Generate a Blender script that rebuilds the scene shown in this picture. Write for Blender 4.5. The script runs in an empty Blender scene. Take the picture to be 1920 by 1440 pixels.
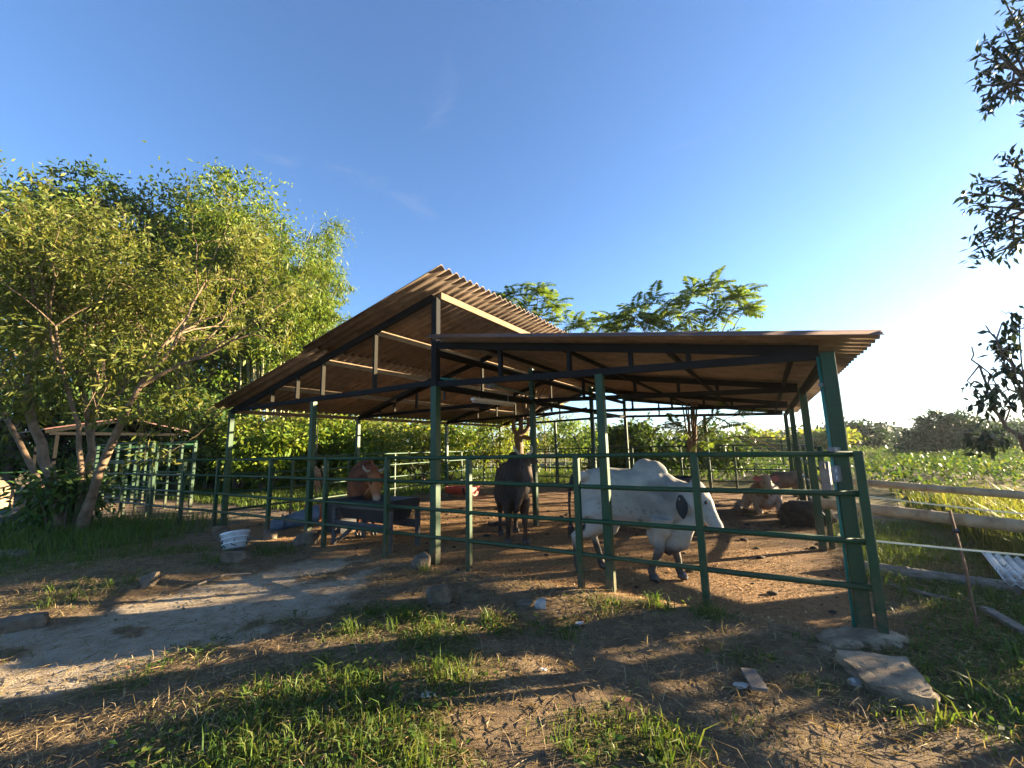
import bpy, bmesh, math, random
import numpy as np
from mathutils import Vector, Matrix

sc = bpy.context.scene
COL = sc.collection
R = math.radians

# ------------------------------------------------------------------ camera
CAM_H = 1.65
F_PX, PITCH, ROLL = 780.94, .1494, .0245
cd = bpy.data.cameras.new('camera')
cam = bpy.data.objects.new('camera', cd)
COL.objects.link(cam)
cd.sensor_width = 36.0
cd.lens = 36.0 * F_PX / 1920.0
cd.clip_start = .05
cd.clip_end = 6000
cam.matrix_world = (Matrix.Translation((0, 0, CAM_H)) @ Matrix.Rotation(R(90) + PITCH, 4, 'X')
                    @ Matrix.Rotation(-ROLL, 4, 'Z'))
sc.camera = cam

# ------------------------------------------------------------------ sky and sun
SUN_AZ, SUN_EL = R(77), R(10.5)
world = bpy.data.worlds.new('World')
sc.world = world
world.use_nodes = True
wn = world.node_tree
bg = wn.nodes['Background']
sky = wn.nodes.new('ShaderNodeTexSky')
sky.sky_type = 'NISHITA'
sky.sun_disc = False
sky.sun_elevation = SUN_EL
sky.sun_rotation = SUN_AZ
sky.altitude = 1000
sky.air_density = 1.0
sky.dust_density = 1.0
sky.ozone_density = 4.5
hs = wn.nodes.new('ShaderNodeHueSaturation')
hs.inputs['Saturation'].default_value = .95
wn.links.new(sky.outputs[0], hs.inputs['Color'])
# a few thin wisps of high cloud
tc = wn.nodes.new('ShaderNodeTexCoord')
mp = wn.nodes.new('ShaderNodeMapping')
mp.inputs['Scale'].default_value = (1.1, 1.6, 4.0)
mp.inputs['Rotation'].default_value = (.25, .3, .9)
wn.links.new(tc.outputs['Generated'], mp.inputs['Vector'])
nz = wn.nodes.new('ShaderNodeTexNoise')
nz.inputs['Scale'].default_value = 1.7
nz.inputs['Detail'].default_value = 9
nz.inputs['Roughness'].default_value = .62
nz.inputs['Distortion'].default_value = .6
wn.links.new(mp.outputs[0], nz.inputs['Vector'])
cr = wn.nodes.new('ShaderNodeValToRGB')
cr.color_ramp.elements[0].position = .63
cr.color_ramp.elements[0].color = (0, 0, 0, 1)
cr.color_ramp.elements[1].position = .92
cr.color_ramp.elements[1].color = (.42, .42, .42, 1)
wn.links.new(nz.outputs[0], cr.inputs[0])
mx = wn.nodes.new('ShaderNodeMix')
mx.data_type = 'RGBA'
wn.links.new(cr.outputs[0], mx.inputs[0])
wn.links.new(hs.outputs[0], mx.inputs[6])
mx.inputs[7].default_value = (1.9, 1.9, 2.0, 1)
wn.links.new(mx.outputs[2], bg.inputs[0])
bg.inputs[1].default_value = .050

sd = bpy.data.lights.new('sun', 'SUN')
sd.energy = 4.7
sd.angle = R(.5)
sd.color = (1.0, .79, .50)
sun = bpy.data.objects.new('sun', sd)
COL.objects.link(sun)
sun_dir = Vector((math.sin(SUN_AZ) * math.cos(SUN_EL), math.cos(SUN_AZ) * math.cos(SUN_EL), math.sin(SUN_EL)))
sun.rotation_euler = sun_dir.to_track_quat('Z', 'Y').to_euler()
sun.location = (40, 14, 20)

sc.view_settings.view_transform = 'Standard'
sc.view_settings.look = 'None'
sc.view_settings.gamma = 1
sc.view_settings.use_curve_mapping = False
sc.view_settings.exposure = 3.1
sc.cycles.max_bounces = 8
sc.cycles.diffuse_bounces = 4
sc.cycles.transmission_bounces = 4
sc.cycles.use_denoising = True

rng = np.random.default_rng(11)
random.seed(5)

# ------------------------------------------------------------------ frames of reference
YAW, PX, PY = .5406, 2.985, 3.8714          # the shed: s runs left along its front, d runs back
LF = np.array([-math.cos(YAW), math.sin(YAW)])
DP = np.array([math.sin(YAW), math.cos(YAW)])


def W(s, d, z):
    d2 = d * (1 + .115 * min(max((s - 4.86) / 6.14, 0), 1))
    q = np.array([PX, PY]) + s * LF + d2 * DP
    return np.array([q[0], q[1], z])


def to_local(x, y):
    return ((x - PX) * LF[0] + (y - PY) * LF[1], (x - PX) * DP[0] + (y - PY) * DP[1])


def ray(px, py):
    a, b = px - 960, py - 720
    c, s = math.cos(ROLL), math.sin(ROLL)
    u, v = a * c - b * s, a * s + b * c
    c, s = math.cos(PITCH), math.sin(PITCH)
    up = -v / F_PX
    return np.array([u / F_PX, c - up * s, s + up * c])


def at(px, py, Y):
    """the place seen at a photo pixel at distance Y ahead"""
    d = ray(px, py)
    return np.array([0, 0, CAM_H]) + d * (Y / d[1])


def gnd(px, py, z=0.):
    d = ray(px, py)
    return np.array([0, 0, CAM_H]) + d * ((z - CAM_H) / d[2])


# ------------------------------------------------------------------ numpy noise
_perm = rng.random((256, 256))


def vnoise(x, y):
    xi, yi = np.floor(x).astype(int), np.floor(y).astype(int)
    fx, fy = x - xi, y - yi
    fx, fy = fx * fx * (3 - 2 * fx), fy * fy * (3 - 2 * fy)
    g = lambda i, j: _perm[i & 255, j & 255]
    return ((g(xi, yi) * (1 - fx) + g(xi + 1, yi) * fx) * (1 - fy)
            + (g(xi, yi + 1) * (1 - fx) + g(xi + 1, yi + 1) * fx) * fy)


def fbm(x, y, o=4):
    a, t, n = .5, 0., 0.
    for k in range(o):
        t = t + a * vnoise(x * 2 ** k + 17.3 * k, y * 2 ** k + 9.1 * k)
        n += a
        a *= .5
    return t / n


def sstep(a, b, x):
    t = np.clip((x - a) / (b - a), 0, 1)
    return t * t * (3 - 2 * t)


PATH = np.array([(-9, 3.9), (-5.6, 4.2), (-4.7, 4.6), (-4.1, 5.6), (-3.4, 6.7), (-2.6, 6.95), (-1.9, 6.3), (-2.0, 5.7),
                 (-1.9, 4.9), (-2.3, 4.2), (-2.9, 3.6), (-3.6, 3.05), (-9, 1.7)])


def path_dist(x, y):
    """signed distance to the path's outline, positive inside"""
    best = np.full(np.shape(x), 1e9)
    ins = np.zeros(np.shape(x), bool)
    n = len(PATH)
    for i in range(n):
        (x0, y0), (x1, y1) = PATH[i], PATH[(i + 1) % n]
        ex, ey = x1 - x0, y1 - y0
        t = np.clip(((x - x0) * ex + (y - y0) * ey) / (ex * ex + ey * ey), 0, 1)
        best = np.minimum(best, np.hypot(x - x0 - t * ex, y - y0 - t * ey))
        c = ((y0 > y) != (y1 > y)) & (x < (x1 - x0) * (y - y0) / (y1 - y0 + 1e-12) + x0)
        ins ^= c
    return np.where(ins, best, -best)


def pen_mask(x, y):
    s, d = to_local(x, y)
    w = .35 * (fbm(x * 1.3, y * 1.3) - .5)
    return sstep(-.25, .0, s + w) * sstep(12.2, 11.0, s + w) * sstep(-.35, -.05, d + w) * sstep(11.6, 11.0, d)


def muck_shade_mask(x, y):  # grows toward the back: part manure, part shade put into the colour
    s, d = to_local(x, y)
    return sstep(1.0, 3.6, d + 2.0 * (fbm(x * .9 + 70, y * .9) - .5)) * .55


def soil_mask(x, y):
    s, d = to_local(x, y)
    w = .8 * (fbm(x * .9 + 5, y * .9) - .5)
    return sstep(10.5, 11.2, s) * sstep(19, 17.5, s + w) * sstep(-.6, -.1, d + w) * sstep(2.6, 1.8, d + w)


def path_mask(x, y):
    return sstep(-.35, .45, path_dist(x, y) + .9 * (fbm(x * 1.3, y * 1.3) - .5)) * (1 - .75 * sstep(.55, .68, fbm(x * 1.6 + 20, y * 1.6 + 3)))


GREEN = [(-1.45, 2.75, .75, 1.2), (-.55, 3.35, .5, .8), (-.75, 3.9, .55, .9), (-.15, 4.15, .4, .8), (-1.5, 4.0, .4, .7), (.35, 4.1, .35, .7),
         (.9, 4.55, .35, .9), (1.35, 4.55, .3, .9), (1.9, 4.3, .25, .9), (2.25, 4.2, .2, .6), (1.75, 3.55, .3, .6), (2.0, 3.1, .25, .7),
         (.7, 2.55, .35, .6), (-.9, 2.4, .5, .7), (-3.2, 4.1, .6, .5), (-3.9, 3.9, .5, .5), (2.3, 2.75, .2, .9), (2.9, 2.9, .5, .8),
         (-5.2, 5.3, .8, .6), (-7.5, 7, 1.8, .6), (-10, 8.6, 2.2, .8), (1.35, 2.7, .2, .5), (-1.25, 6.05, .3, .8), (-4.4, 6.5, .5, .7), (-4.0, 7.2, .5, .8)]


def green(x, y):
    v = np.zeros(np.shape(x))
    for gx, gy, r, a in GREEN:
        v = np.maximum(v, a * np.exp(-((x - gx) ** 2 + (y - gy) ** 2) / (r * r)))
    n = fbm(x * 1.1 + 3, y * 1.1 + 40)
    fg = v * (.55 + .9 * n) + .45 * sstep(.52, .72, n)
    s, d = to_local(x, y)
    right = sstep(.1, -.5, s) * sstep(.55, .35, n) * .0 + sstep(.0, -.7, s) * (.35 + .5 * n)
    back = sstep(11.4, 12.2, d) + sstep(11.2, 12.5, s) * sstep(1.5, 3.0, d) + sstep(-1.2, -2.5, d) * sstep(9.5, 11.5, s)
    out = np.maximum(np.maximum(fg, right), np.clip(back, 0, 1) * (.5 + .5 * n))
    return np.clip(out * (1 - pen_mask(x, y)) * (1 - .9 * soil_mask(x, y)) * (1 - .85 * path_mask(x, y)), 0, 1)


def terrain(x, y):
    s, d = to_local(x, y)
    near = np.exp(-((x / 60) ** 2 + (y / 60) ** 2))
    z = .07 * (fbm(x * .55, y * .55) - .5) + .035 * (fbm(x * 3.1 + 8, y * 3.1) - .5)
    z = z * (1 - .65 * pen_mask(x, y)) * (1 - .7 * path_mask(x, y))
    z = z + .05 * sstep(-1.3, -.35, d) * sstep(.05, -.25, d) * sstep(.2, .9, s) * sstep(4.6, 3.4, s)
    z = z + .06 * np.exp(-((x + 1.2) ** 2 / 1.2 + (y - 3.2) ** 2 / .9)) - .03 * path_mask(x, y)
    z = z + .12 * sstep(-.1, -.5, path_dist(x, y)) * np.exp(-((x + 6.0) ** 2 / 6 + (y - 6.1) ** 2 / 1.6))
    far = np.hypot(x, y)
    z = z + (fbm(x / 90, y / 90) - .5) * 5 * sstep(60, 200, far)
    return z * (near * .9 + .1 + .9 * (1 - near) * sstep(60, 200, far))


# ------------------------------------------------------------------ materials
def nodes(name):
    m = bpy.data.materials.new(name)
    m.use_nodes = True
    return m, m.node_tree, m.node_tree.nodes['Principled BSDF']


def ramp(nt, fac, stops):
    r = nt.nodes.new('ShaderNodeValToRGB')
    e = r.color_ramp.elements
    while len(e) < len(stops):
        e.new(.5)
    for k, (p, c) in enumerate(stops):
        e[k].position = p
        e[k].color = (*c, 1)
    nt.links.new(fac, r.inputs[0])
    return r.outputs[0]


def noise(nt, scale, detail=4, rough=.55, vec=None, stretch=None, dist=0.):
    n = nt.nodes.new('ShaderNodeTexNoise')
    n.inputs['Scale'].default_value = scale
    n.inputs['Detail'].default_value = detail
    n.inputs['Roughness'].default_value = rough
    n.inputs['Distortion'].default_value = dist
    if vec is None:
        vec = nt.nodes.new('ShaderNodeTexCoord').outputs['Object']
    if stretch:
        mpn = nt.nodes.new('ShaderNodeMapping')
        mpn.inputs['Scale'].default_value = stretch
        nt.links.new(vec, mpn.inputs['Vector'])
        vec = mpn.outputs[0]
    nt.links.new(vec, n.inputs['Vector'])
    return n.outputs['Fac']


def mix(nt, fac, a, b, mode='MIX'):
    m = nt.nodes.new('ShaderNodeMix')
    m.data_type = 'RGBA'
    m.blend_type = mode
    for sock, v in ((m.inputs[0], fac), (m.inputs[6], a), (m.inputs[7], b)):
        if hasattr(v, 'is_linked'):
            nt.links.new(v, sock)
        elif isinstance(v, (int, float)):
            sock.default_value = v
        else:
            sock.default_value = (*v, 1)
    return m.outputs[2]


def bump(nt, p, height, strength, dist=.02):
    b = nt.nodes.new('ShaderNodeBump')
    b.inputs['Strength'].default_value = strength
    b.inputs['Distance'].default_value = dist
    nt.links.new(height, b.inputs['Height'])
    nt.links.new(b.outputs[0], p.inputs['Normal'])


def plain(name, c1, c2, scale=6, rough=.6, metal=0., bmp=.15, stretch=None, spec=.5, detail=5, c3=None):
    m, nt, p = nodes(name)
    n = noise(nt, scale, detail, .6, stretch=stretch)
    stops = [(.32, c1), (.68, c2)]
    if c3:
        stops = [(.3, c1), (.58, c2), (.72, c3)]
    nt.links.new(ramp(nt, n, stops), p.inputs['Base Color'])
    p.inputs['Roughness'].default_value = rough
    p.inputs['Metallic'].default_value = metal
    p.inputs['Specular IOR Level'].default_value = spec
    if bmp:
        bump(nt, p, noise(nt, scale * 5, 7, .7, stretch=stretch), bmp, .02)
    return m


def painted(name, c, rust=(.09, .04, .02), amount=.62, rough=.42):
    """paint with scuffs, dust and a little rust"""
    m, nt, p = nodes(name)
    n1 = noise(nt, 3.5, 6, .65)
    n2 = noise(nt, 26, 5, .7)
    base = ramp(nt, n1, [(.3, tuple(v * .8 for v in c)), (.7, tuple(v * 1.25 + .004 for v in c))])
    spots = ramp(nt, n2, [(amount, (0, 0, 0)), (amount + .06, (1, 1, 1))])
    colr_ = mix(nt, spots, base, rust)
    sx = nt.nodes.new('ShaderNodeSeparateXYZ')
    nt.links.new(nt.nodes.new('ShaderNodeTexCoord').outputs['Object'], sx.inputs[0])
    lo = nt.nodes.new('ShaderNodeMapRange')
    lo.inputs['From Min'].default_value = .55
    lo.inputs['From Max'].default_value = .0
    nt.links.new(sx.outputs['Z'], lo.inputs[0])
    mud = nt.nodes.new('ShaderNodeMath')
    mud.operation = 'MULTIPLY'
    nt.links.new(lo.outputs[0], mud.inputs[0])
    nt.links.new(ramp(nt, noise(nt, 11, 7, .7), [(.38, (0, 0, 0)), (.62, (1, 1, 1))]), mud.inputs[1])
    nt.links.new(mix(nt, mud.outputs[0], colr_, (.12, .075, .042)), p.inputs['Base Color'])
    p.inputs['Specular IOR Level'].default_value = .35 if rough < .5 else .15
    rr = nt.nodes.new('ShaderNodeMapRange')
    rr.inputs['To Min'].default_value = rough - .1
    rr.inputs['To Max'].default_value = rough + .25
    nt.links.new(n1, rr.inputs[0])
    nt.links.new(rr.outputs[0], p.inputs['Roughness'])
    bump(nt, p, n2, .12, .004)
    return m


LEAF_GAIN = 1.25


def leafmat(name, cols, trans=.45, rough=.45):
    """leaf: reflects and lets light through; each leaf has its own tint"""
    m = bpy.data.materials.new(name)
    m.use_nodes = True
    nt = m.node_tree
    nt.nodes.clear()
    out = nt.nodes.new('ShaderNodeOutputMaterial')
    geo = nt.nodes.new('ShaderNodeNewGeometry')
    n = len(cols)
    c = ramp(nt, geo.outputs['Random Per Island'], [(k / max(n - 1, 1), tuple(v * LEAF_GAIN for v in cols[k])) for k in range(n)])
    p = nt.nodes.new('ShaderNodeBsdfPrincipled')
    p.inputs['Roughness'].default_value = rough
    p.inputs['Specular IOR Level'].default_value = .16
    nt.links.new(c, p.inputs['Base Color'])
    t = nt.nodes.new('ShaderNodeBsdfTranslucent')
    nt.links.new(mix(nt, 1.0, c, (1.35, 1.25, .55), 'MULTIPLY'), t.inputs['Color'])
    mixs = nt.nodes.new('ShaderNodeMixShader')
    mixs.inputs[0].default_value = trans
    nt.links.new(p.outputs[0], mixs.inputs[1])
    nt.links.new(t.outputs[0], mixs.inputs[2])
    nt.links.new(mixs.outputs[0], out.inputs[0])
    return m


M = {}
M['green_paint'] = painted('green_paint', (.006, .040, .013))
M['dark_steel'] = painted('dark_steel', (.011, .0115, .012), amount=.70, rough=.75)
M['purlin'] = painted('cream_primer_steel', (.17, .125, .08), (.12, .06, .03), .64, .8)
M['shaded_steel'] = painted('shade_dark_steel', (.004, .0038, .0035), (.02, .01, .006), .7, .8)  # small shed's steel, darkened to stand for the shade of trees
M['web_steel'] = painted('dull_steel', (.022, .020, .015), amount=.70, rough=.8)
M['galv'] = plain('galvanised_steel', (.36, .38, .40), (.55, .56, .57), 9, .38, .75)
M['white_plastic'] = plain('white_plastic', (.38, .41, .44), (.66, .68, .70), 7, .45, spec=.5, bmp=.05)
M['black_plastic'] = plain('black_plastic', (.010, .011, .014), (.022, .023, .027), 8, .42, bmp=.08)
M['navy_plastic'] = plain('dark_trough_plastic', (.018, .017, .018), (.036, .034, .035), 8, .5, bmp=.1)
M['blue_plastic'] = plain('faded_blue_plastic', (.035, .05, .075), (.09, .11, .14), 5, .5, bmp=.1)
M['red_plastic'] = plain('red_plastic', (.36, .035, .022), (.52, .07, .035), 6, .45, bmp=.05)
M['aqua'] = plain('turquoise_conduit', (.006, .10, .085), (.012, .16, .13), 9, .4, bmp=.03)
M['grey_box'] = plain('grey_electric_box', (.11, .115, .12), (.18, .18, .18), 9, .5, bmp=.04)
M['wood_grey'] = plain('weathered_timber', (.10, .085, .07), (.24, .20, .16), 8, .85, bmp=.5, stretch=(1, 1, 6))
M['bark'] = plain('tan_bark', (.075, .048, .028), (.17, .115, .068), 7, .85, bmp=.6, c3=(.24, .18, .115))
M['bark_dark'] = plain('dark_bark', (.055, .042, .03), (.14, .105, .075), 9, .9, bmp=.7)
M['culm'] = plain('bamboo_culm', (.20, .19, .08), (.36, .32, .16), 4, .55, bmp=.1)
M['rock'] = plain('rough_stone', (.065, .050, .034), (.19, .145, .098), 7, .92, bmp=.9, detail=9)
M['pale_rock'] = plain('pale_stone', (.28, .26, .23), (.50, .47, .43), 9, .9, bmp=.7, detail=9)
M['concrete'] = plain('dirty_concrete', (.10, .072, .046), (.38, .28, .175), 5, .92, bmp=.8, detail=10)
M['dung'] = plain('manure', (.018, .012, .008), (.065, .042, .026), 9, .95, bmp=1.0, detail=9)
M['zinc'] = plain('old_zinc_sheet', (.30, .33, .34), (.52, .54, .53), 6, .5, .35, bmp=.1, c3=(.22, .17, .12))
M['rope'] = plain('fibre', (.16, .10, .06), (.36, .25, .15), 12, .9, bmp=.4)
M['tape'] = plain('electric_fence_tape', (.55, .50, .34), (.75, .70, .52), 8, .6, bmp=0)
M['rust_bar'] = plain('rusty_bar', (.10, .05, .03), (.20, .11, .07), 14, .9, bmp=.3)
M['horn'] = plain('horn', (.20, .17, .13), (.42, .37, .29), 10, .45, bmp=.1)
M['hoof'] = plain('hoof', (.02, .016, .014), (.06, .05, .045), 12, .5, bmp=.2)
M['eye'] = plain('eye', (.008, .006, .005), (.015, .012, .010), 4, .08, bmp=0)
M['ear_black'] = plain('black_ear', (.008, .008, .010), (.022, .020, .020), 14, .8, bmp=.2)
M['orange_cloth'] = plain('orange_rag', (.30, .07, .02), (.46, .16, .05), 9, .85, bmp=.3)
M['sheet_white'] = plain('pale_tarpaulin', (.30, .26, .21), (.55, .50, .43), 5, .7, bmp=.3)
M['lamp_white'] = plain('white_enamel', (.62, .62, .58), (.75, .74, .70), 5, .35, bmp=0)

L = {}
L['grass'] = leafmat('grass_blade', [(.035, .070, .014), (.06, .105, .02), (.085, .125, .028), (.11, .115, .04)], .42)
L['straw'] = leafmat('dry_grass', [(.16, .115, .06), (.27, .20, .11), (.34, .27, .16), (.12, .085, .05)], .25, .7)
L['tall'] = leafmat('tall_grass_blade', [(.05, .08, .016), (.09, .115, .026), (.16, .15, .05), (.065, .095, .02)], .5)
L['crop'] = leafmat('crop_leaf', [(.022, .052, .014), (.038, .078, .018), (.06, .10, .022), (.09, .105, .024)], .45)
L['near'] = leafmat('narrow_leaf', [(.045, .066, .014), (.075, .098, .018), (.11, .125, .028), (.15, .145, .035)], .42)
L['bamboo'] = leafmat('bamboo_leaf', [(.035, .075, .010), (.065, .11, .010), (.095, .135, .012), (.125, .145, .016)], .34)
L['broad'] = leafmat('broad_leaf', [(.020, .045, .012), (.033, .066, .014), (.055, .09, .018), (.075, .10, .022)], .3)
L['shrub'] = leafmat('shrub_leaf', [(.06, .10, .02), (.10, .14, .025), (.14, .165, .03), (.18, .17, .04)], .48)
L['pinnate'] = leafmat('pinnate_leaflet', [(.055, .10, .025), (.08, .13, .03), (.11, .15, .035)], .55)
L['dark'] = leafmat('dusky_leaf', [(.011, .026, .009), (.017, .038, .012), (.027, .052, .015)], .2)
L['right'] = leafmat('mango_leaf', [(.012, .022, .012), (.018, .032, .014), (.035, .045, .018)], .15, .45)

# ------------------------------------------------------------------ builders
ORG = {}


def tag(o, label=None, cat=None, group=None, kind=None):
    if label:
        o['label'] = label
    if cat:
        o['category'] = cat
    if group:
        o['group'] = group
    if kind:
        o['kind'] = kind
    return o


def thing(name, label, cat, loc=(0, 0, 0), group=None):
    o = bpy.data.objects.new(name, None)
    o.empty_display_size = .2
    COL.objects.link(o)
    o.location = [float(v) for v in loc]
    ORG[o.name] = np.array(loc, float)
    return tag(o, label, cat, group)


def link(name, me, parent=None, loc=None):
    o = bpy.data.objects.new(name, me)
    COL.objects.link(o)
    if parent:
        o.parent = parent
        ORG[o.name] = ORG[parent.name]
    elif loc is not None:
        o.location = [float(v) for v in loc]
        ORG[o.name] = np.array(loc, float)
    else:
        ORG[o.name] = np.zeros(3)
    return o


def tri_mesh(name, V, T, mat, smooth=False, loc=None):
    V = np.asarray(V, np.float32).reshape(-1, 3)
    T = np.asarray(T, np.int32).reshape(-1, 3)
    me = bpy.data.meshes.new(name)
    me.vertices.add(len(V))
    me.vertices.foreach_set('co', V.ravel())
    me.loops.add(T.size)
    me.loops.foreach_set('vertex_index', T.ravel())
    me.polygons.add(len(T))
    me.polygons.foreach_set('loop_start', np.arange(0, T.size, 3, dtype=np.int32))
    me.polygons.foreach_set('loop_total', np.full(len(T), 3, np.int32))
    if smooth:
        me.polygons.foreach_set('use_smooth', np.ones(len(T), bool))
    me.update(calc_edges=True)
    if mat:
        me.materials.append(mat)
    return me


def unit(v):
    v = np.asarray(v, float)
    return v / (np.linalg.norm(v) + 1e-12)


class MB:
    def __init__(self):
        self.v, self.f = [], []

    def add(self, vs, fs):
        b = len(self.v)
        self.v += [tuple(map(float, p)) for p in vs]
        self.f += [tuple(b + i for i in f) for f in fs]

    def beam(self, p0, p1, w, h, up=(0, 0, 1), roll_dir=None):
        p0, p1 = np.array(p0, float), np.array(p1, float)
        a = unit(p1 - p0)
        up = np.array(up, float)
        if roll_dir is not None:
            side = unit(np.array(roll_dir, float) - a * np.dot(roll_dir, a))
        else:
            if abs(np.dot(a, up)) > .95:
                up = np.array([DP[0], DP[1], 0])
            side = unit(np.cross(a, up))
        u = np.cross(side, a)
        vs = []
        for p in (p0, p1):
            for i, j in ((-1, -1), (1, -1), (1, 1), (-1, 1)):
                vs.append(p + side * w / 2 * i + u * h / 2 * j)
        self.add(vs, [(0, 1, 2, 3), (7, 6, 5, 4), (0, 4, 5, 1), (1, 5, 6, 2), (2, 6, 7, 3), (3, 7, 4, 0)])
        return self

    def box(self, c, size, yaw=0.):
        cx, cy, cz = c
        ca, sa = math.cos(yaw), math.sin(yaw)
        vs = []
        for k in (-1, 1):
            for i, j in ((-1, -1), (1, -1), (1, 1), (-1, 1)):
                x, y = i * size[0] / 2, j * size[1] / 2
                vs.append((cx + x * ca - y * sa, cy + x * sa + y * ca, cz + k * size[2] / 2))
        self.add(vs, [(3, 2, 1, 0), (4, 5, 6, 7), (0, 1, 5, 4), (1, 2, 6, 5), (2, 3, 7, 6), (3, 0, 4, 7)])
        return self

    def tube(self, pts, rad, n=8, caps=True, squash=1.):
        pts = [np.array(p, float) for p in pts]
        if not hasattr(rad, '__len__'):
            rad = [rad] * len(pts)
        rings, u = [], None
        for i, p in enumerate(pts):
            a = unit(pts[min(i + 1, len(pts) - 1)] - pts[max(i - 1, 0)])
            if u is None:
                u = np.cross(a, (0, 0, 1)) if abs(a[2]) < .9 else np.cross(a, (1, 0, 0))
            u = unit(u - a * np.dot(u, a))
            w = np.cross(a, u)
            rings.append([p + rad[i] * (math.cos(t) * u + squash * math.sin(t) * w)
                          for t in (2 * math.pi * k / n for k in range(n))])
        vs = [q for r in rings for q in r]
        fs = []
        for i in range(len(pts) - 1):
            for k in range(n):
                k2 = (k + 1) % n
                fs.append((i * n + k, i * n + k2, (i + 1) * n + k2, (i + 1) * n + k))
        if caps:
            fs.append(tuple(range(n))[::-1])
            fs.append(tuple((len(pts) - 1) * n + k for k in range(n)))
        self.add(vs, fs)
        return self

    def lathe(self, prof, n=20, origin=(0, 0, 0), mat=None):
        """profile of (radius, height) turned about the local z axis; mat: optional Matrix placing it"""
        vs = []
        for r, z in prof:
            for k in range(n):
                t = 2 * math.pi * k / n
                p = Vector((r * math.cos(t), r * math.sin(t), z))
                if mat is not None:
                    p = mat @ p
                vs.append((p.x + origin[0], p.y + origin[1], p.z + origin[2]))
        fs = []
        for i in range(len(prof) - 1):
            for k in range(n):
                k2 = (k + 1) % n
                fs.append((i * n + k, i * n + k2, (i + 1) * n + k2, (i + 1) * n + k))
        self.add(vs, fs)
        return self

    def build(self, name, mat, parent=None, loc=None, smooth=False, bevel=0.):
        o0 = ORG[parent.name] if parent else (np.array(loc, float) if loc is not None else np.zeros(3))
        me = bpy.data.meshes.new(name)
        me.from_pydata([tuple(np.array(p) - o0) for p in self.v], [], self.f)
        if bevel:
            bm = bmesh.new()
            bm.from_mesh(me)
            bmesh.ops.bevel(bm, geom=bm.edges[:], offset=bevel, segments=1, affect='EDGES', clamp_overlap=True)
            bm.to_mesh(me)
            bm.free()
        if smooth:
            me.polygons.foreach_set('use_smooth', np.ones(len(me.polygons), bool))
        me.update()
        me.materials.append(mat)
        return link(name, me, parent, loc)


def copy_tree(root, loc, rz=0., scale=1., label=None, group=None):
    r = root.copy()
    COL.objects.link(r)
    r.location = [float(v) for v in loc]
    r.rotation_euler = (0, 0, rz)
    r.scale = (scale, scale, scale) if not hasattr(scale, '__len__') else scale
    ORG[r.name] = np.array(loc, float)
    if label:
        r['label'] = label
    if group:
        r['group'] = group
    for ch in root.children:
        c = ch.copy()
        COL.objects.link(c)
        c.parent = r
        for g in ch.children:
            d = g.copy()
            COL.objects.link(d)
            d.parent = c
    return r


# ------------------------------------------------------------------ ground
def axis(lo, hi, step, far_lo, far_hi, grow=1.16):
    a = list(np.arange(lo, hi, step))
    s, v = step, hi
    while v < far_hi:
        a.append(v)
        s *= grow
        v += s
    a.append(far_hi)
    s, v, b = step, lo, []
    while v > far_lo:
        s *= grow
        v -= s
        b.append(v)
    return np.array(b[::-1] + a)


gx = axis(-13, 9, .085, -1700, 1700)
gy = axis(1.2, 14, .085, -120, 1700)
X, Y = np.meshgrid(gx, gy)
Z = terrain(X, Y)
nx, ny = len(gx), len(gy)
idx = np.arange(nx * ny).reshape(ny, nx)
a, b, c, d = idx[:-1, :-1].ravel(), idx[:-1, 1:].ravel(), idx[1:, 1:].ravel(), idx[1:, :-1].ravel()
T = np.concatenate([np.stack([a, b, c], 1), np.stack([a, c, d], 1)])
me = tri_mesh('ground', np.stack([X.ravel(), Y.ravel(), Z.ravel()], 1), T, None, True)
for nm, fn in (('pen', pen_mask), ('path', path_mask), ('green', green), ('soil', soil_mask), ('muck_shade', muck_shade_mask)):
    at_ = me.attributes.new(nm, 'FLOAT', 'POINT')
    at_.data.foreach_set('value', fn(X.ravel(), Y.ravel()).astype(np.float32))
gm, nt, p = nodes('ground')
co = nt.nodes.new('ShaderNodeTexCoord').outputs['Object']


def attr(n):
    q = nt.nodes.new('ShaderNodeAttribute')
    q.attribute_name = n
    return q.outputs['Fac']


def jag(fac, nscale, k=.55):
    """break up a soft mask with noise"""
    n = noise(nt, nscale, 6, .65, co)
    m1 = nt.nodes.new('ShaderNodeMath')
    m1.operation = 'MULTIPLY_ADD'
    nt.links.new(n, m1.inputs[0])
    m1.inputs[1].default_value = k
    m1.inputs[2].default_value = -k / 2
    m2 = nt.nodes.new('ShaderNodeMath')
    m2.operation = 'ADD'
    nt.links.new(fac, m2.inputs[0])
    nt.links.new(m1.outputs[0], m2.inputs[1])
    r = nt.nodes.new('ShaderNodeMapRange')
    r.inputs['From Min'].default_value = .35
    r.inputs['From Max'].default_value = .65
    nt.links.new(m2.outputs[0], r.inputs[0])
    return r.outputs[0]


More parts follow.
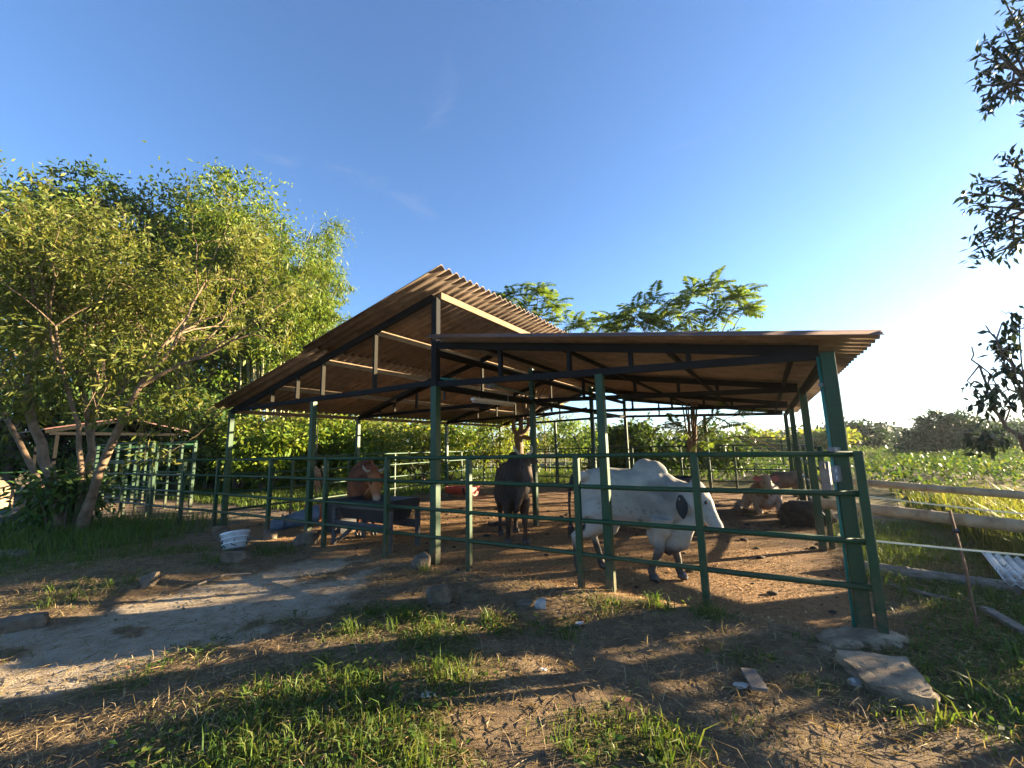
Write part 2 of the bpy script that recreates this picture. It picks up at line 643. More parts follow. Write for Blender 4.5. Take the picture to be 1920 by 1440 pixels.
earth = ramp(nt, noise(nt, 5, 10, .7, co), [(.25, (.10, .063, .036)), (.45, (.21, .143, .083)), (.62, (.31, .222, .132)), (.8, (.42, .325, .20))])
turf = ramp(nt, noise(nt, 9, 9, .7, co), [(.25, (.06, .050, .018)), (.55, (.12, .108, .036)), (.8, (.22, .175, .08))])
litter = ramp(nt, noise(nt, 16, 10, .72, co), [(.25, (.12, .066, .032)), (.42, (.27, .155, .074)), (.58, (.38, .235, .115)), (.75, (.50, .34, .18))])
muck_shade = ramp(nt, noise(nt, 8, 9, .7, co), [(.3, (.035, .022, .014)), (.5, (.095, .056, .031)), (.72, (.18, .108, .058))])
pathc = ramp(nt, noise(nt, 4, 10, .68, co), [(.25, (.26, .195, .13)), (.42, (.45, .36, .255)), (.6, (.57, .475, .35)), (.78, (.67, .58, .45))])
soil = ramp(nt, noise(nt, 7, 9, .7, co), [(.3, (.10, .075, .055)), (.7, (.23, .18, .135))])
colr = mix(nt, jag(attr('green'), 6), earth, turf)
colr = mix(nt, jag(attr('soil'), 5), colr, soil)
colr = mix(nt, jag(attr('path'), 3.2, 1.15), colr, pathc)
penc = mix(nt, ramp(nt, noise(nt, .8, 5, .6, co), [(.50, (0, 0, 0)), (.70, (.8, .8, .8))]), litter, muck_shade)
penc = mix(nt, jag(attr('muck_shade'), 4, .9), penc, muck_shade)  # rear floor darkened for manure and for painted shade
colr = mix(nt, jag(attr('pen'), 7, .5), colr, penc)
nt.links.new(colr, p.inputs['Base Color'])
p.inputs['Roughness'].default_value = .95
p.inputs['Specular IOR Level'].default_value = .2
bb = nt.nodes.new('ShaderNodeMath')
bb.operation = 'ADD'
nt.links.new(noise(nt, 14, 10, .75, co), bb.inputs[0])
nt.links.new(noise(nt, 60, 5, .7, co), bb.inputs[1])
bump(nt, p, bb.outputs[0], 1.0, .05)
me.materials.append(gm)
tag(link('ground', me), kind='structure')

# distant hills
hv, ht = [], []
n = 240
for k in range(n):
    t = R(-75) + R(150) * k / (n - 1)
    for j, (rr, hh) in enumerate(((700, -2), (900, 1), (1100, 2), (1400, -2))):
        h = -2 if hh < 0 else 9 + 14 * fbm(np.array(t * 9 + 3 * j), np.array(2. * j), 5) * (.55 if hh == 1 else 1) * (1 + .3 * math.sin(2 * t))
        hv.append((rr * math.sin(t), rr * math.cos(t), h - 6))
for k in range(n - 1):
    for j in range(3):
        a = k * 4 + j
        ht += [(a, a + 4, a + 5), (a, a + 5, a + 1)]
tag(link('hills', tri_mesh('hills', hv, ht, plain('wooded_hills', (.018, .030, .016), (.032, .045, .022), .03, .95, bmp=0), True)), kind='structure')

# ------------------------------------------------------------------ cattle shed
D_ROWS = [0., 3.14, 6.8, 10.2]
S_MID, S_LEFT = 4.86, 11.0
shed = thing('cattle_shed', 'open green steel cattle shed with two corrugated red brown roofs over the pen', 'shed', W(4.86, 5, 0))
ld = np.array([LF[0], LF[1], 0])
dd = np.array([DP[0], DP[1], 0])


def zr(s):       # underside of right roof
    return 2.555 + (3.27 - 2.555) * s / 4.61


def zl(s):       # underside of left roof
    return 4.225 - (s - 4.6) * (4.225 - 2.70) / (11.1 - 4.6)


def post(s, d, z, w=.1, mat='green_paint', z0=-.1):
    MB().beam(W(s, d, z0), W(s, d, z), w, w, roll_dir=ld).build('post', M[mat], shed, bevel=.006)


for d in D_ROWS:
    post(0, d, 2.46, .115 if d == 0 else .1)
    post(S_LEFT, d, 2.62)
post(S_MID, 0, 2.60, .115)
MB().beam(W(S_MID, 0, 2.603), W(S_MID, 0, 4.02), .105, .105, roll_dir=ld).build('post', M['dark_steel'], shed, bevel=.006)
for d in D_ROWS[1:]:
    post(S_MID, d, 4.02, .1)
post(2.234, 0, 2.50, .095)
post(7.93, 0, 2.60, .095)
post(2.234, 10.2, 2.50, .09)
post(7.93, 10.2, 2.60, .09)

for d in D_ROWS:
    st = M['dark_steel']
    e = .055
    # right truss
    MB().beam(W(.06, d, zr(0) - .07), W(S_MID - .055, d, zr(S_MID) - .07), .05, .10).build('top_chord', st, shed, bevel=.004)
    MB().beam(W(.06, d, 2.44), W(S_MID - .055, d, 2.63), .05, .085).build('bottom_chord', st, shed, bevel=.004)
    for s in (1.21, 1.84, 2.62, 3.66):
        MB().beam(W(s, d, 2.44 + .0396 * s + .044), W(s, d, zr(s) - .122), .045, .07, roll_dir=ld).build('web', st, shed)
    # left truss
    MB().beam(W(S_MID + .055, d, zl(S_MID) - .12), W(S_LEFT + .12, d, zl(S_LEFT + .12) - .12), .05, .12).build('top_chord', st, shed, bevel=.004)
    MB().beam(W(S_MID + .055, d, 2.66), W(S_LEFT - .3, d, 2.63), .05, .085).build('bottom_chord', st, shed, bevel=.004)
    for s in (6.24, 7.68, 8.49, 9.38, 10.01):
        MB().beam(W(s, d, 2.705), W(s, d, zl(s) - .182), .045, .07, roll_dir=ld).build('web', M['web_steel'], shed)

DEND = 10.75
for s in (4.80, 6.30, 7.75, 9.30, 10.95):
    z = zl(s) - .055
    for k in range(3):
        d0, d1 = D_ROWS[k], D_ROWS[k + 1]
        if k == 2:
            d1 = DEND
        if s > 10.9:
            MB().beam(W(s, d0 + .06, 2.60), W(s, d1 - .06, 2.60), .06, .09).build('eave_beam', M['purlin'], shed, bevel=.004)
        else:
            MB().beam(W(s, d0 + .03, z - .062), W(s, d1 - .03, z - .062), .055, .11).build('purlin', M['purlin'], shed, bevel=.004)
for s in (.25, 1.45, 2.75, 4.0):
    z = zr(s) - .042
    for k in range(3):
        d0, d1 = D_ROWS[k], D_ROWS[k + 1]
        MB().beam(W(s, d0 + .03, z - .03), W(s, d1 - .03 + (.5 if k == 2 else 0), z - .03), .05, .055).build('purlin', M['dark_steel'], shed, bevel=.004)
for k in range(3):       # beams along the eave and under the middle row
    d0, d1 = D_ROWS[k], D_ROWS[k + 1]
    MB().beam(W(0, d0 + .055, 2.40), W(0, d1 - .055, 2.40), .06, .11).build('eave_beam', M['dark_steel'], shed, bevel=.004)
    MB().beam(W(S_MID, d0 + .055, 2.60), W(S_MID, d1 - .055, 2.60), .06, .1).build('tie_beam', M['dark_steel'], shed, bevel=.004)
    MB().beam(W(S_MID, d0 + .055, 3.13), W(S_MID, d1 - .055, 3.13), .06, .1).build('tie_beam', M['dark_steel'], shed, bevel=.004)
    # flat braces under the roofs
    MB().beam(W(S_MID + .2, d0 + .1, 2.735), W(S_LEFT - .4, d1 - .1, 2.705), .045, .045).build('brace', M['dark_steel'], shed)

# corrugated sheets
underm = plain('roof_sheet_underside', (.20, .148, .11), (.32, .245, .185), 3, .7, bmp=.1)
roofm, nt, p = nodes('red_brown_roof_sheet')
oc = nt.nodes.new('ShaderNodeTexCoord').outputs['Object']
n1 = noise(nt, 2.2, 7, .65, oc)
rc = ramp(nt, n1, [(.3, (.075, .040, .028)), (.55, (.125, .062, .042)), (.8, (.18, .10, .07))])
nt.links.new(mix(nt, ramp(nt, noise(nt, 22, 6, .7, oc), [(.60, (0, 0, 0)), (.75, (.5, .5, .5))]), rc, (.10, .085, .07)), p.inputs['Base Color'])
p.inputs['Roughness'].default_value = .62
bump(nt, p, noise(nt, 40, 4, .6, oc), .12, .004)


def sheet_variation(mat_):
    nt_2 = mat_.node_tree
    p_2 = nt_2.nodes['Principled BSDF']
    src = p_2.inputs['Base Color'].links[0].from_socket
    oi = nt_2.nodes.new('ShaderNodeObjectInfo')
    tone = ramp(nt_2, oi.outputs['Random'], [(0, (.66, .64, .62)), (.5, (.95, .95, .95)), (1, (1.2, 1.12, 1.05))])
    streak = ramp(nt_2, noise(nt_2, 3.0, 7, .7, None, (.35 + abs(DP[0]) * 3, .35 + abs(DP[1]) * 3, 1)), [(.35, (.62, .58, .55)), (.6, (1, 1, 1))])
    a_ = mix(nt_2, .8, src, tone, 'MULTIPLY')
    nt_2.links.new(mix(nt_2, .8, a_, streak, 'MULTIPLY'), p_2.inputs['Base Color'])


sheet_variation(roofm)
sheet_variation(underm)
PITCHW, AMP, THK = .177, .030, .006


def sheet(s0, s1, zf, d0, waves, lift, phase=4, jitter=0.):
    """one corrugated sheet: waves run along the slope (s), cross-section runs along d"""
    m = MB()
    per = 8
    nn = waves * per + 2
    S = [s0, (s0 + s1) / 2, s1]
    for sgn, off in ((1, THK), (-1, 0)):
        vs, fs = [], []
        for s in S:
            for k in range(nn + 1):
                d = d0 + k * PITCHW / per
                q = (k + phase) / per * 2 * math.pi
                prof = math.cos(q)
                prof = math.copysign(abs(prof) ** .8, prof)
                vs.append(W(s, d, zf(s) + AMP + AMP * prof + off + lift + jitter))
        w = nn + 1
        for i in range(len(S) - 1):
            for k in range(nn):
                f = (i * w + k, i * w + k + 1, (i + 1) * w + k + 1, (i + 1) * w + k)
                fs.append(f if sgn > 0 else f[::-1])
        m.add(vs, fs)
    # edges
    w = nn + 1
    h = len(S) * w
    fs = []
    for k in range(nn):
        fs.append((k, k + 1, h + k + 1, h + k)[::-1])
        q = (len(S) - 1) * w
        fs.append((q + k, q + k + 1, h + q + k + 1, h + q + k))
    for i in range(len(S) - 1):
        fs.append((i * w, (i + 1) * w, h + (i + 1) * w, h + i * w))
        fs.append((i * w + nn, (i + 1) * w + nn, h + (i + 1) * w + nn, h + i * w + nn)[::-1])
    m.f += fs
    o = m.build('roof_sheet', roofm, shed)
    me_ = o.data
    me_.materials.append(underm)
    q_ = (len(S) - 1) * nn
    mi = np.zeros(len(me_.polygons), np.int32)
    mi[q_:2 * q_] = 1
    me_.polygons.foreach_set('material_index', mi)
    sm = np.ones(len(me_.polygons), bool)
    sm[-len(fs):] = False
    me_.polygons.foreach_set('use_smooth', sm)


NW = 5
rowsd = -.36
k = 0
while rowsd < DEND:
    j = rng.normal(0, .0025)
    sheet(-.36, 4.74, zr, rowsd, NW, .0 + .0075 * (k % 2), jitter=j)
    sheet(4.42, 7.75, zl, rowsd - .10, NW, .014 + .0075 * (k % 2), jitter=j)
    sheet(7.55, 11.2, zl, rowsd, NW, .0 + .0065 * (k % 2) - .001, jitter=j)
    rowsd += NW * PITCHW
    k += 1

# electric fittings on the shed
MB().tube([W(S_MID - .08, .02, 2.72), W(S_MID - .4, .9, 2.71), W(S_MID - .12, 3.1, 2.70)], .017, 8).build('conduit', M['aqua'], shed, smooth=True)
MB().box(W(S_MID - .4, .93, 2.68), (.11, .08, .11), YAW).build('junction_box', M['grey_box'], shed, bevel=.006)
MB().tube([W(.075, -.045, .02), W(.072, -.05, 1.1), W(.075, -.045, 2.42)], .0125, 8).build('conduit', M['aqua'], shed, smooth=True)
for z in (.75, 1.55, 2.15):
    MB().box(W(.075, -.052, z), (.045, .035, .03), YAW).build('clip', M['grey_box'], shed)
bx = MB().box(W(.055, -.085, 1.34), (.075, .05, .14), YAW).build('outlet_box', M['grey_box'], shed, bevel=.006)
for z in (1.31, 1.37):
    MB().box(W(.055, -.112, z), (.045, .006, .032), YAW).build('socket', M['white_plastic'], bx, bevel=.002)
MB().box(W(.045, -.09, 1.555), (.12, .05, .04), YAW).build('cable_gland', M['grey_box'], shed, bevel=.006)
panel = MB().box(W(-.12, 2.75, 1.12), (.07, .12, .42), YAW).build('electric_panel', M['grey_box'], shed, bevel=.01)
MB().box(W(-.12, 2.68, 1.27), (.07, .02, .08), YAW).build('meter_window', M['black_plastic'], panel)

tube = thing('tube_lamp', 'white tube lamp hanging under the green conduit by the middle post', 'lamp', at(925, 757, 7.6))
p0, p1 = at(886, 748, 7.2), at(963, 757, 8.3)
MB().beam(p0, p1, .10, .05).build('lamp_housing', M['lamp_white'], tube, bevel=.01)
MB().tube([p0 + (0, 0, -.045), p1 + (0, 0, -.045)], .016, 8).build('glass_tube', M['white_plastic'], tube, smooth=True)
for q in (p0 * .85 + p1 * .15, p0 * .15 + p1 * .85):
    MB().tube([q + (0, 0, .02), q + (0, 0, .16)], .006, 6).build('hanger', M['galv'], tube)
blp = at(833, 733, 7.0)
bulb = thing('light_bulb', 'small white bulb hanging in its black holder beside the front middle post', 'light bulb', blp)
MB().tube([blp, blp - (0, 0, .16)], .02, 8).build('holder', M['black_plastic'], bulb)
MB().tube([blp + (0, 0, .0), blp + (0, 0, .03), blp + (0, 0, .06), blp + (0, 0, .075)], [.02, .034, .028, .008], 10).build('glass', M['lamp_white'], bulb, smooth=True)

# ------------------------------------------------------------------ pipe fences
RZ = (1.52, 1.165, .77, .39)


def pipe_fence(label, p_of, posts, rails, t0, t1, post_w=.07, rail_r=.027, mat='green_paint', group=None, top=None, seg=None):
    """p_of(t, z) -> point; posts: list of t; rails: heights"""
    f = thing('pipe_fence', label, 'fence', p_of((t0 + t1) / 2, 0), group)
    tp = top or max(rails) + .02
    for t in posts:
        lean = rng.normal(0, .008, 2)
        a_ = p_of(t, -.08)
        b_ = p_of(t, tp) + np.array([lean[0], lean[1], 0])
        MB().beam(a_, b_, post_w, post_w, roll_dir=ld).build('post', M[mat], f, bevel=.005)
    cuts = seg or [t0, t1]
    for z in rails:
        for u0, u1 in zip(cuts[:-1], cuts[1:]):
            pts = [p_of(u0 + (u1 - u0) * q, z + .006 * math.sin(9 * q + z * 7)) for q in np.linspace(0, 1, 7)]
            MB().tube(pts, rail_r, 10).build('rail', M[mat], f, smooth=True)
    return f


pipe_fence('long green pipe fence with four rails along the front of the shed',
           lambda t, z: W(t, -.085, z), [-.11, 1.23, 2.56, 4.18, 5.79, 7.33, 9.10, 11.22], RZ, -.14, 11.25, seg=[-.14, 5.79, 11.25])
pipe_fence('green pipe fence running left from the shed to the tree',
           lambda t, z: W(t, -.085 - .04 * (t - 11.3), z), [12.72, 14.25, 16.0, 17.6], RZ, 11.27, 17.6)
pipe_fence('green pipe fence down the right side of the shed with sunlit rail ends',
           lambda t, z: W(-.13, t, z), [3.3, 5.0, 6.7, 8.4, 10.3], RZ, 3.25, 10.35, rail_r=.025)
pipe_fence('dark pipe fence closing the back of the pen behind the cattle',
           lambda t, z: W(t, 10.42, z), [-.1, 1.5, 3.1, 4.75, 6.4, 8.0, 9.6, 11], RZ, -.12, 11.1, post_w=.06, rail_r=.024)
pipe_fence('green pipe fence down the left side of the pen under the low eave',
           lambda t, z: W(11.15, t, z), [1.45, 3.0, 4.6, 6.2, 7.8, 9.2, 10.3], RZ, .05, 10.35, post_w=.055, rail_r=.026)
pipe_fence('pale sunlit three rail fence across the grass at the far left',
           lambda t, z: W(22.4, 0, 0) + dd * t + np.array([0, 0, z]), list(np.arange(-3, 17, 1.25)), (1.2, .9, .55), -3, 16.6, post_w=.045, rail_r=.024)
pipe_fence('tall five rail green corral fence far behind the shed',
           lambda t, z: W(t, 15.8, z), list(np.arange(-1, 20, 1.05)), (1.62, 1.32, 1.0, .68, .36), -1, 19.8, post_w=.06, rail_r=.022)
pipe_fence('dark corral cross fence between the back pen and the far corral',
           lambda t, z: W(6.6, 0, 0) + dd * t + np.array([0, 0, z]), list(np.arange(10.9, 15.7, 1.2)), (1.5, 1.15, .8, .4), 10.6, 15.7, post_w=.06, rail_r=.022)

# small loading chute and its roof at the far left
ch0 = np.array([-9.99, 11.65, 0])
chute = thing('cattle_chute', 'green steel cattle chute of tall posts and rails under the small roof', 'chute', ch0)
for row in (0, 1.0):
    for t in (0, .85, 1.7, 2.6, 3.5, 4.4):
        q = ch0 + ld * t + dd * row
        MB().beam(q + (0, 0, -.05), q + (0, 0, 2.0), .08 if t in (0, 4.4) else .06, .08 if t in (0, 4.4) else .06, roll_dir=ld).build('post', M['green_paint'], chute, bevel=.005)
    for z in (2.03, 1.86, 1.45, 1.12, .78, .42):
        q = ch0 + dd * row + np.array([0, 0, z])
        MB().tube([q - ld * .05, q + ld * 4.5], .028, 8).build('rail', M['green_paint'], chute, smooth=True)
for t in (0, 2.6, 4.4):
    q = ch0 + ld * t + np.array([0, 0, 1.95])
    MB().tube([q, q + dd * 1.0], .028, 8).build('tie_bar', M['green_paint'], chute, smooth=True)
rs = at(205, 800, 16.0) * (1, 1, 0)
rshed = thing('small_shed', 'small open shed with a low red pitched roof behind the chute', 'shed', rs)
for a_ in (-1.6, 1.6):
    for b_ in (-1.2, 1.2):
        q = rs + dd * a_ + ld * b_
        MB().beam(q + (0, 0, -.05), q + (0, 0, 2.40), .09, .09, roll_dir=dd).build('post', M['shaded_steel'], rshed)
redm = plain('red_painted_roof', (.05, .010, .008), (.09, .02, .015), 3, .55, bmp=.1)
for sgn in (-1, 1):
    m = MB()
    e0, e1 = dd * 0 + np.array([0, 0, 3.02]), dd * 2.0 * sgn + np.array([0, 0, 2.56])
    v = []
    for lift in (0, .04):
        for dq in (-1.6, 1.6):
            for e in (e0, e1):
                v.append(rs + e + ld * dq + np.array([0, 0, lift]))
    m.add(v, [(0, 1, 3, 2), (4, 6, 7, 5), (0, 4, 5, 1), (2, 3, 7, 6), (1, 5, 7, 3), (0, 2, 6, 4)])
    rp = m.build('roof_panel', redm, rshed)
    rp.data.materials.append(M['shaded_steel'])
    rp.data.polygons[0].material_index = 1  # underside gets the same steel with shade in its colour
for dq in (-1.25, 1.25):
    MB().beam(rs + dd * -1.8 + ld * dq + (0, 0, 2.46), rs + dd * 1.8 + ld * dq + (0, 0, 2.46), .06, .1).build('beam', M['shaded_steel'], rshed)
    for sgn in (-1, 1):
        MB().beam(rs + ld * dq + (0, 0, 2.95), rs + dd * sgn * 1.9 + ld * dq + (0, 0, 2.51), .06, .1).build('rafter', M['shaded_steel'], rshed)

# ------------------------------------------------------------------ bamboo pole fence on the right
def bamboo_pole(mb, a_, b_, r, node=.32):
    a_, b_ = np.array(a_), np.array(b_)
    ln = np.linalg.norm(b_ - a_)
    pts, rad = [], []
    k = int(ln / node)
    for i in range(k + 1):
        q = i / k
        base = a_ + (b_ - a_) * q + np.array([0, 0, -.03 * math.sin(math.pi * q)])
        ax = unit(b_ - a_)
        for off, f in ((-.022, 1.0), (-.006, 1.10), (.006, 1.10), (.022, .98)):
            pts.append(base + ax * off)
            rad.append(r * f * (1.05 - .12 * q))
    mb.tube(pts, rad, 12)


bam, nt, p = nodes('weathered_bamboo_pole')
oc = nt.nodes.new('ShaderNodeTexCoord').outputs['Object']
n1 = noise(nt, 5, 7, .65, oc)
nt.links.new(ramp(nt, n1, [(.3, (.12, .085, .050)), (.5, (.33, .24, .14)), (.75, (.45, .34, .21))]), p.inputs['Base Color'])
p.inputs['Roughness'].default_value = .7
bump(nt, p, noise(nt, 30, 5, .7, oc), .35, .006)
bf = thing('bamboo_fence', 'rail fence of thick weathered bamboo poles to the right of the shed', 'fence', (4.9, 5.9, 0))
for (a_, b_, r) in (((4.68, 6.62, 1.05), (6.6, 3.0, .97), .045), ((4.66, 6.60, .685), (6.6, 2.9, .66), .072)):
    m = MB()
    bamboo_pole(m, a_, b_, r)
    m.build('pole', bam, bf, smooth=True)
for q in ((6.3, 3.3, 0),):
    MB().tube([np.array(q) + (0, 0, -.1), np.array(q) + (.02, 0, 1.2)], [.06, .05], 9).build('fence_post', M['wood_grey'], bf, smooth=True)
log = MB()
bamboo_pole(log, (4.2, 5.62, .06), (6.4, 3.7, .07), .075, .5)
tag(log.build('log', M['wood_grey'], None, (4.3, 5.5, 0), smooth=True), 'long grey log lying on the grass under the bamboo rails', 'log')

stk = thing('stake', 'thin rusty stake holding the yellow fence tape by the zinc sheet', 'stake', (4.01, 3.92, 0))
MB().tube([(4.01, 3.92, -.1), (4.0, 3.93, .5), (3.97, 3.95, .98)], .011, 6).build('bar', M['rust_bar'], stk)
MB().tube([(3.965, 3.95, .80), (4.0, 3.93, .80)], .022, 8).build('insulator', M['black_plastic'], stk)


def tape(label, a_, b_, sag):
    pts = [np.array(a_) + (np.array(b_) - np.array(a_)) * q + np.array([0, 0, -sag * math.sin(math.pi * q)]) for q in np.linspace(0, 1, 12)]
    m = MB()
    for p0, p1 in zip(pts[:-1], pts[1:]):
        m.beam(p0, p1, .003, .014)
    tag(m.build('fence_tape', M['tape'], None, a_), label, 'tape')


tape('yellow fence tape running between the two bamboo rails', at(1630, 931, 5.0), at(1990, 970, 4.0), .01)
tape('yellow fence tape tied to the green end post below the bamboo rails', W(-.14, -.085, .78), (5.6, 2.6, .72), .03)

# ------------------------------------------------------------------ lumps: rocks, slab, dung
def lump(name, mat, label, cat, loc, size, seed, sub=3, rough=.28, yaw=0., group=None, flat=.5):
    facets = name in ('rock', 'wood_lump', 'stump')
    if facets:
        sub = 4
    bm = bmesh.new()
    bmesh.ops.create_icosphere(bm, subdivisions=sub, radius=1)
    r = np.random.default_rng(seed)
    o1, o2 = r.random(3) * 50, r.random(3) * 50
    pl_n = r.normal(size=(15, 3))
    pl_n /= np.linalg.norm(pl_n, axis=1, keepdims=True)
    pl_d = .68 + .3 * r.random(15)
    for v in bm.verts:
        q = np.array(v.co)
        k = fbm(np.array(q[0] * 1.4 + o1[0] + q[2]), np.array(q[1] * 1.4 + o1[1] - q[2] * .7), 4) - .5
        k2 = fbm(np.array(q[0] * 5 + o2[0] + q[2] * 3), np.array(q[1] * 5 + o2[1]), 3) - .5
        q = q * np.min(pl_d / np.maximum(pl_n @ q, .05)) if facets else q
        q = q * (1 + rough * (1.1 if facets else 2.2) * k + rough * .7 * k2)
        q = np.clip(q, -.95, .95)
        if q[2] < -flat:
            q[2] = -flat
        c_, s_ = math.cos(yaw), math.sin(yaw)
        v.co = (q[0] * size[0] * c_ - q[1] * size[1] * s_,
                q[0] * size[0] * s_ + q[1] * size[1] * c_, (q[2] + flat * .75) * size[2])
    me_ = bpy.data.meshes.new(name)
    bm.to_mesh(me_)
    bm.free()
    me_.polygons.foreach_set('use_smooth', np.ones(len(me_.polygons), bool))
    me_.materials.append(mat)
    loc = np.array(loc, float)
    loc[2] = float(terrain(np.array(loc[0]), np.array(loc[1]))) - .01
    return tag(link(name, me_, None, loc), label, cat, group)


lump('rock', M['rock'], 'dark rough rock at the foot of the sunlit middle post', 'rock', gnd(790, 1064), (.15, .13, .16), 3, yaw=.4)
lump('rock', M['rock'], 'jagged grey brown rock standing alone in the grass before the fence', 'rock', gnd(822, 1134), (.15, .11, .15), 4, rough=.4, yaw=.2)
lump('rock', M['pale_rock'], 'pale whitish stone on the bare soil below the pen', 'rock', gnd(1013, 1142), (.060, .05, .065), 5)
lump('rock', M['rock'], 'flat grey stone just left of the pale whitish stone', 'rock', gnd(985, 1136), (.10, .07, .045), 6)
lump('rock', M['rock'], 'dark lump of stone at the foot of the second post from the shed corner', 'rock', gnd(572, 1022), (.20, .16, .17), 7)
lump('rock', M['rock'], 'dark stone beside a fence post just right of the white basket', 'rock', gnd(505, 1012), (.15, .12, .15), 8)
lump('rock', M['rock'], 'upright tan stone on the verge along the pale path', 'rock', gnd(277, 1106), (.10, .09, .13), 9, rough=.4)
lump('rock', M['rock'], 'low dark kerb stone at the left edge of the path', 'rock', gnd(30, 1178), (.24, .12, .11), 10, yaw=.5)
lump('rock', M['rock'], 'grey boulder under the white basket', 'rock', gnd(445, 1062), (.22, .13, .12), 12, yaw=.3)
lump('rock', M['concrete'], 'broken concrete footing around the right corner post', 'footing', W(-.02, -.10, 0), (.26, .18, .05), 13, yaw=-.5)
lump('rock', M['concrete'], 'flat grey rubble between the corner post and the concrete slab', 'rubble', gnd(1575, 1204), (.16, .10, .045), 14)
lump('rock', M['pale_rock'], 'small white stone at the left foot of the concrete slab', 'rock', gnd(1606, 1278), (.045, .035, .04), 15)
lump('dung_heap', M['dung'], 'dark heap of manure beside the reclining brown and white cow', 'manure heap', gnd(1507, 982), (.50, .42, .34), 16, sub=5, rough=.34)
lump('dung_heap', M['dung'], 'black manure pile behind the white bull near the left hind hoof', 'manure heap', W(5.6, 2.9, 0), (.30, .22, .06), 17, sub=4, rough=.5)
lump('wood_lump', M['bark_dark'], 'dark rotten stump lying in the grass at the far left', 'stump', gnd(32, 1046), (.30, .16, .10), 18, rough=.5)
lump('stump', M['bark'], 'pale broken stump beside the fence post behind the white basket', 'stump', gnd(415, 1012), (.17, .14, .20), 19, rough=.5)
lump('tarp_heap', M['black_plastic'], 'crumpled black tarpaulin heap left of the leaning tree', 'tarpaulin', gnd(10, 985), (.9, .5, .32), 20, sub=4, rough=.5)
lump('sack_heap', M['concrete'], 'pale sunlit sacks piled at the far left edge', 'sacks', (-16.9, 13.6, 0), (.7, .5, .75), 21, sub=4, rough=.3)

# slab
sl = [gnd(1566, 1218, .06), gnd(1694, 1230, .08), gnd(1758, 1300, .07), gnd(1742, 1312, .06), gnd(1628, 1282, .05)]
bm = bmesh.new()
tops = [bm.verts.new(q) for q in sl]
f = bm.faces.new(tops)
r_ = bmesh.ops.extrude_face_region(bm, geom=[f])
for v in r_['geom']:
    if isinstance(v, bmesh.types.BMVert):
        v.co.z -= .075
bmesh.ops.recalc_face_normals(bm, faces=bm.faces)
bmesh.ops.triangulate(bm, faces=bm.faces[:])
bmesh.ops.subdivide_edges(bm, edges=bm.edges[:], cuts=11, use_grid_fill=True)
for v in bm.verts:
    k = fbm(np.array(v.co.x * 9), np.array(v.co.y * 9 + v.co.z * 30), 4) - .5
    k2 = fbm(np.array(v.co.x * 16 + 30), np.array(v.co.y * 16 + v.co.z * 40), 3) - .5
    k3 = fbm(np.array(v.co.x * 34 + 3), np.array(v.co.y * 34 + v.co.z * 60), 3) - .5
    v.co.x += k * .06 + k3 * .006
    v.co.y += k2 * .05 + k3 * .006
    v.co.z += k * .022 + k2 * .012 + k3 * .007
    v.co -= Vector(sl[0])
me_ = bpy.data.meshes.new('slab')
bm.to_mesh(me_)
bm.free()
me_.materials.append(M['concrete'])
tag(link('slab', me_, None, sl[0]), 'broken concrete slab lying on the ground before the corner post', 'slab')

for k, (px, py, sz) in enumerate(((1553, 1196, .10), (1590, 1207, .075), (1668, 1206, .085), (1700, 1200, .06), (1640, 1212, .05), (1545, 1212, .055))):
    lump('rock', M['concrete'], ('largest jagged concrete chunk left of the corner post foot', 'jagged concrete chunk between the footing and the slab', 'jagged concrete chunk just right of the end post foot',
                                 'outermost concrete chunk right of the end post', 'small concrete chunk above the slab edge', 'outermost small concrete chunk left of the slab')[k], 'rubble', gnd(px, py), (sz, sz * .7, sz * .5), 210 + k, rough=.5, yaw=k * 1.1, group='concrete rubble at the corner post')

# zinc sheet, planks
z0, z1, z2 = gnd(1838, 1034, .12), gnd(1885, 1094, .09), gnd(2010, 1062, .14)
m = MB()
nu = 54
e1, e2 = z1 - z0, z2 - z0
nrm = unit(np.cross(e1, e2))
nrm = nrm if nrm[2] > 0 else -nrm
for i in range(nu + 1):
    for j in (0, 1):
        m.v.append(tuple(z0 + e2 * (i / nu) + e1 * j + nrm * .016 * math.cos(i / nu * 2 * math.pi * 9)))
for i in range(nu):
    m.f.append((2 * i, 2 * i + 1, 2 * i + 3, 2 * i + 2))
o = m.build('zinc_sheet', M['zinc'], None, z0, smooth=True)
md = o.modifiers.new('thickness', 'SOLIDIFY')
md.thickness = .003
tag(o, 'corrugated zinc sheet lying in the grass behind the log', 'metal sheet')
m = MB()
m.beam(gnd(1845, 1140, .04), gnd(1925, 1186, .03), .09, .035)
tag(m.build('plank', M['wood_grey'], None, gnd(1845, 1140), bevel=.005), 'grey plank lying in the grass right of the rusty stake', 'plank')
m = MB()
m.tube([gnd(1665, 1096, .03), gnd(1730, 1112, .04), gnd(1800, 1128, .02)], [.018, .02, .012], 7)
tag(m.build('stick', M['wood_grey'], None, gnd(1665, 1096)), 'thin grey stick lying in front of the long log', 'stick')
m = MB()
m.tube([gnd(370, 1096, .03), gnd(420, 1078, .05), gnd(470, 1075, .03)], [.014, .012, .006], 6)
tag(m.build('stick', M['wood_grey'], None, gnd(370, 1096)), 'bent twig lying on the path edge below the white basket', 'stick')
m = MB()
m.beam(gnd(1402, 1255, .02), gnd(1425, 1293, .02), .10, .02)
tag(m.build('board', M['wood_grey'], None, gnd(1410, 1275), bevel=.003), 'short flat board half buried in the soil in the foreground', 'board')
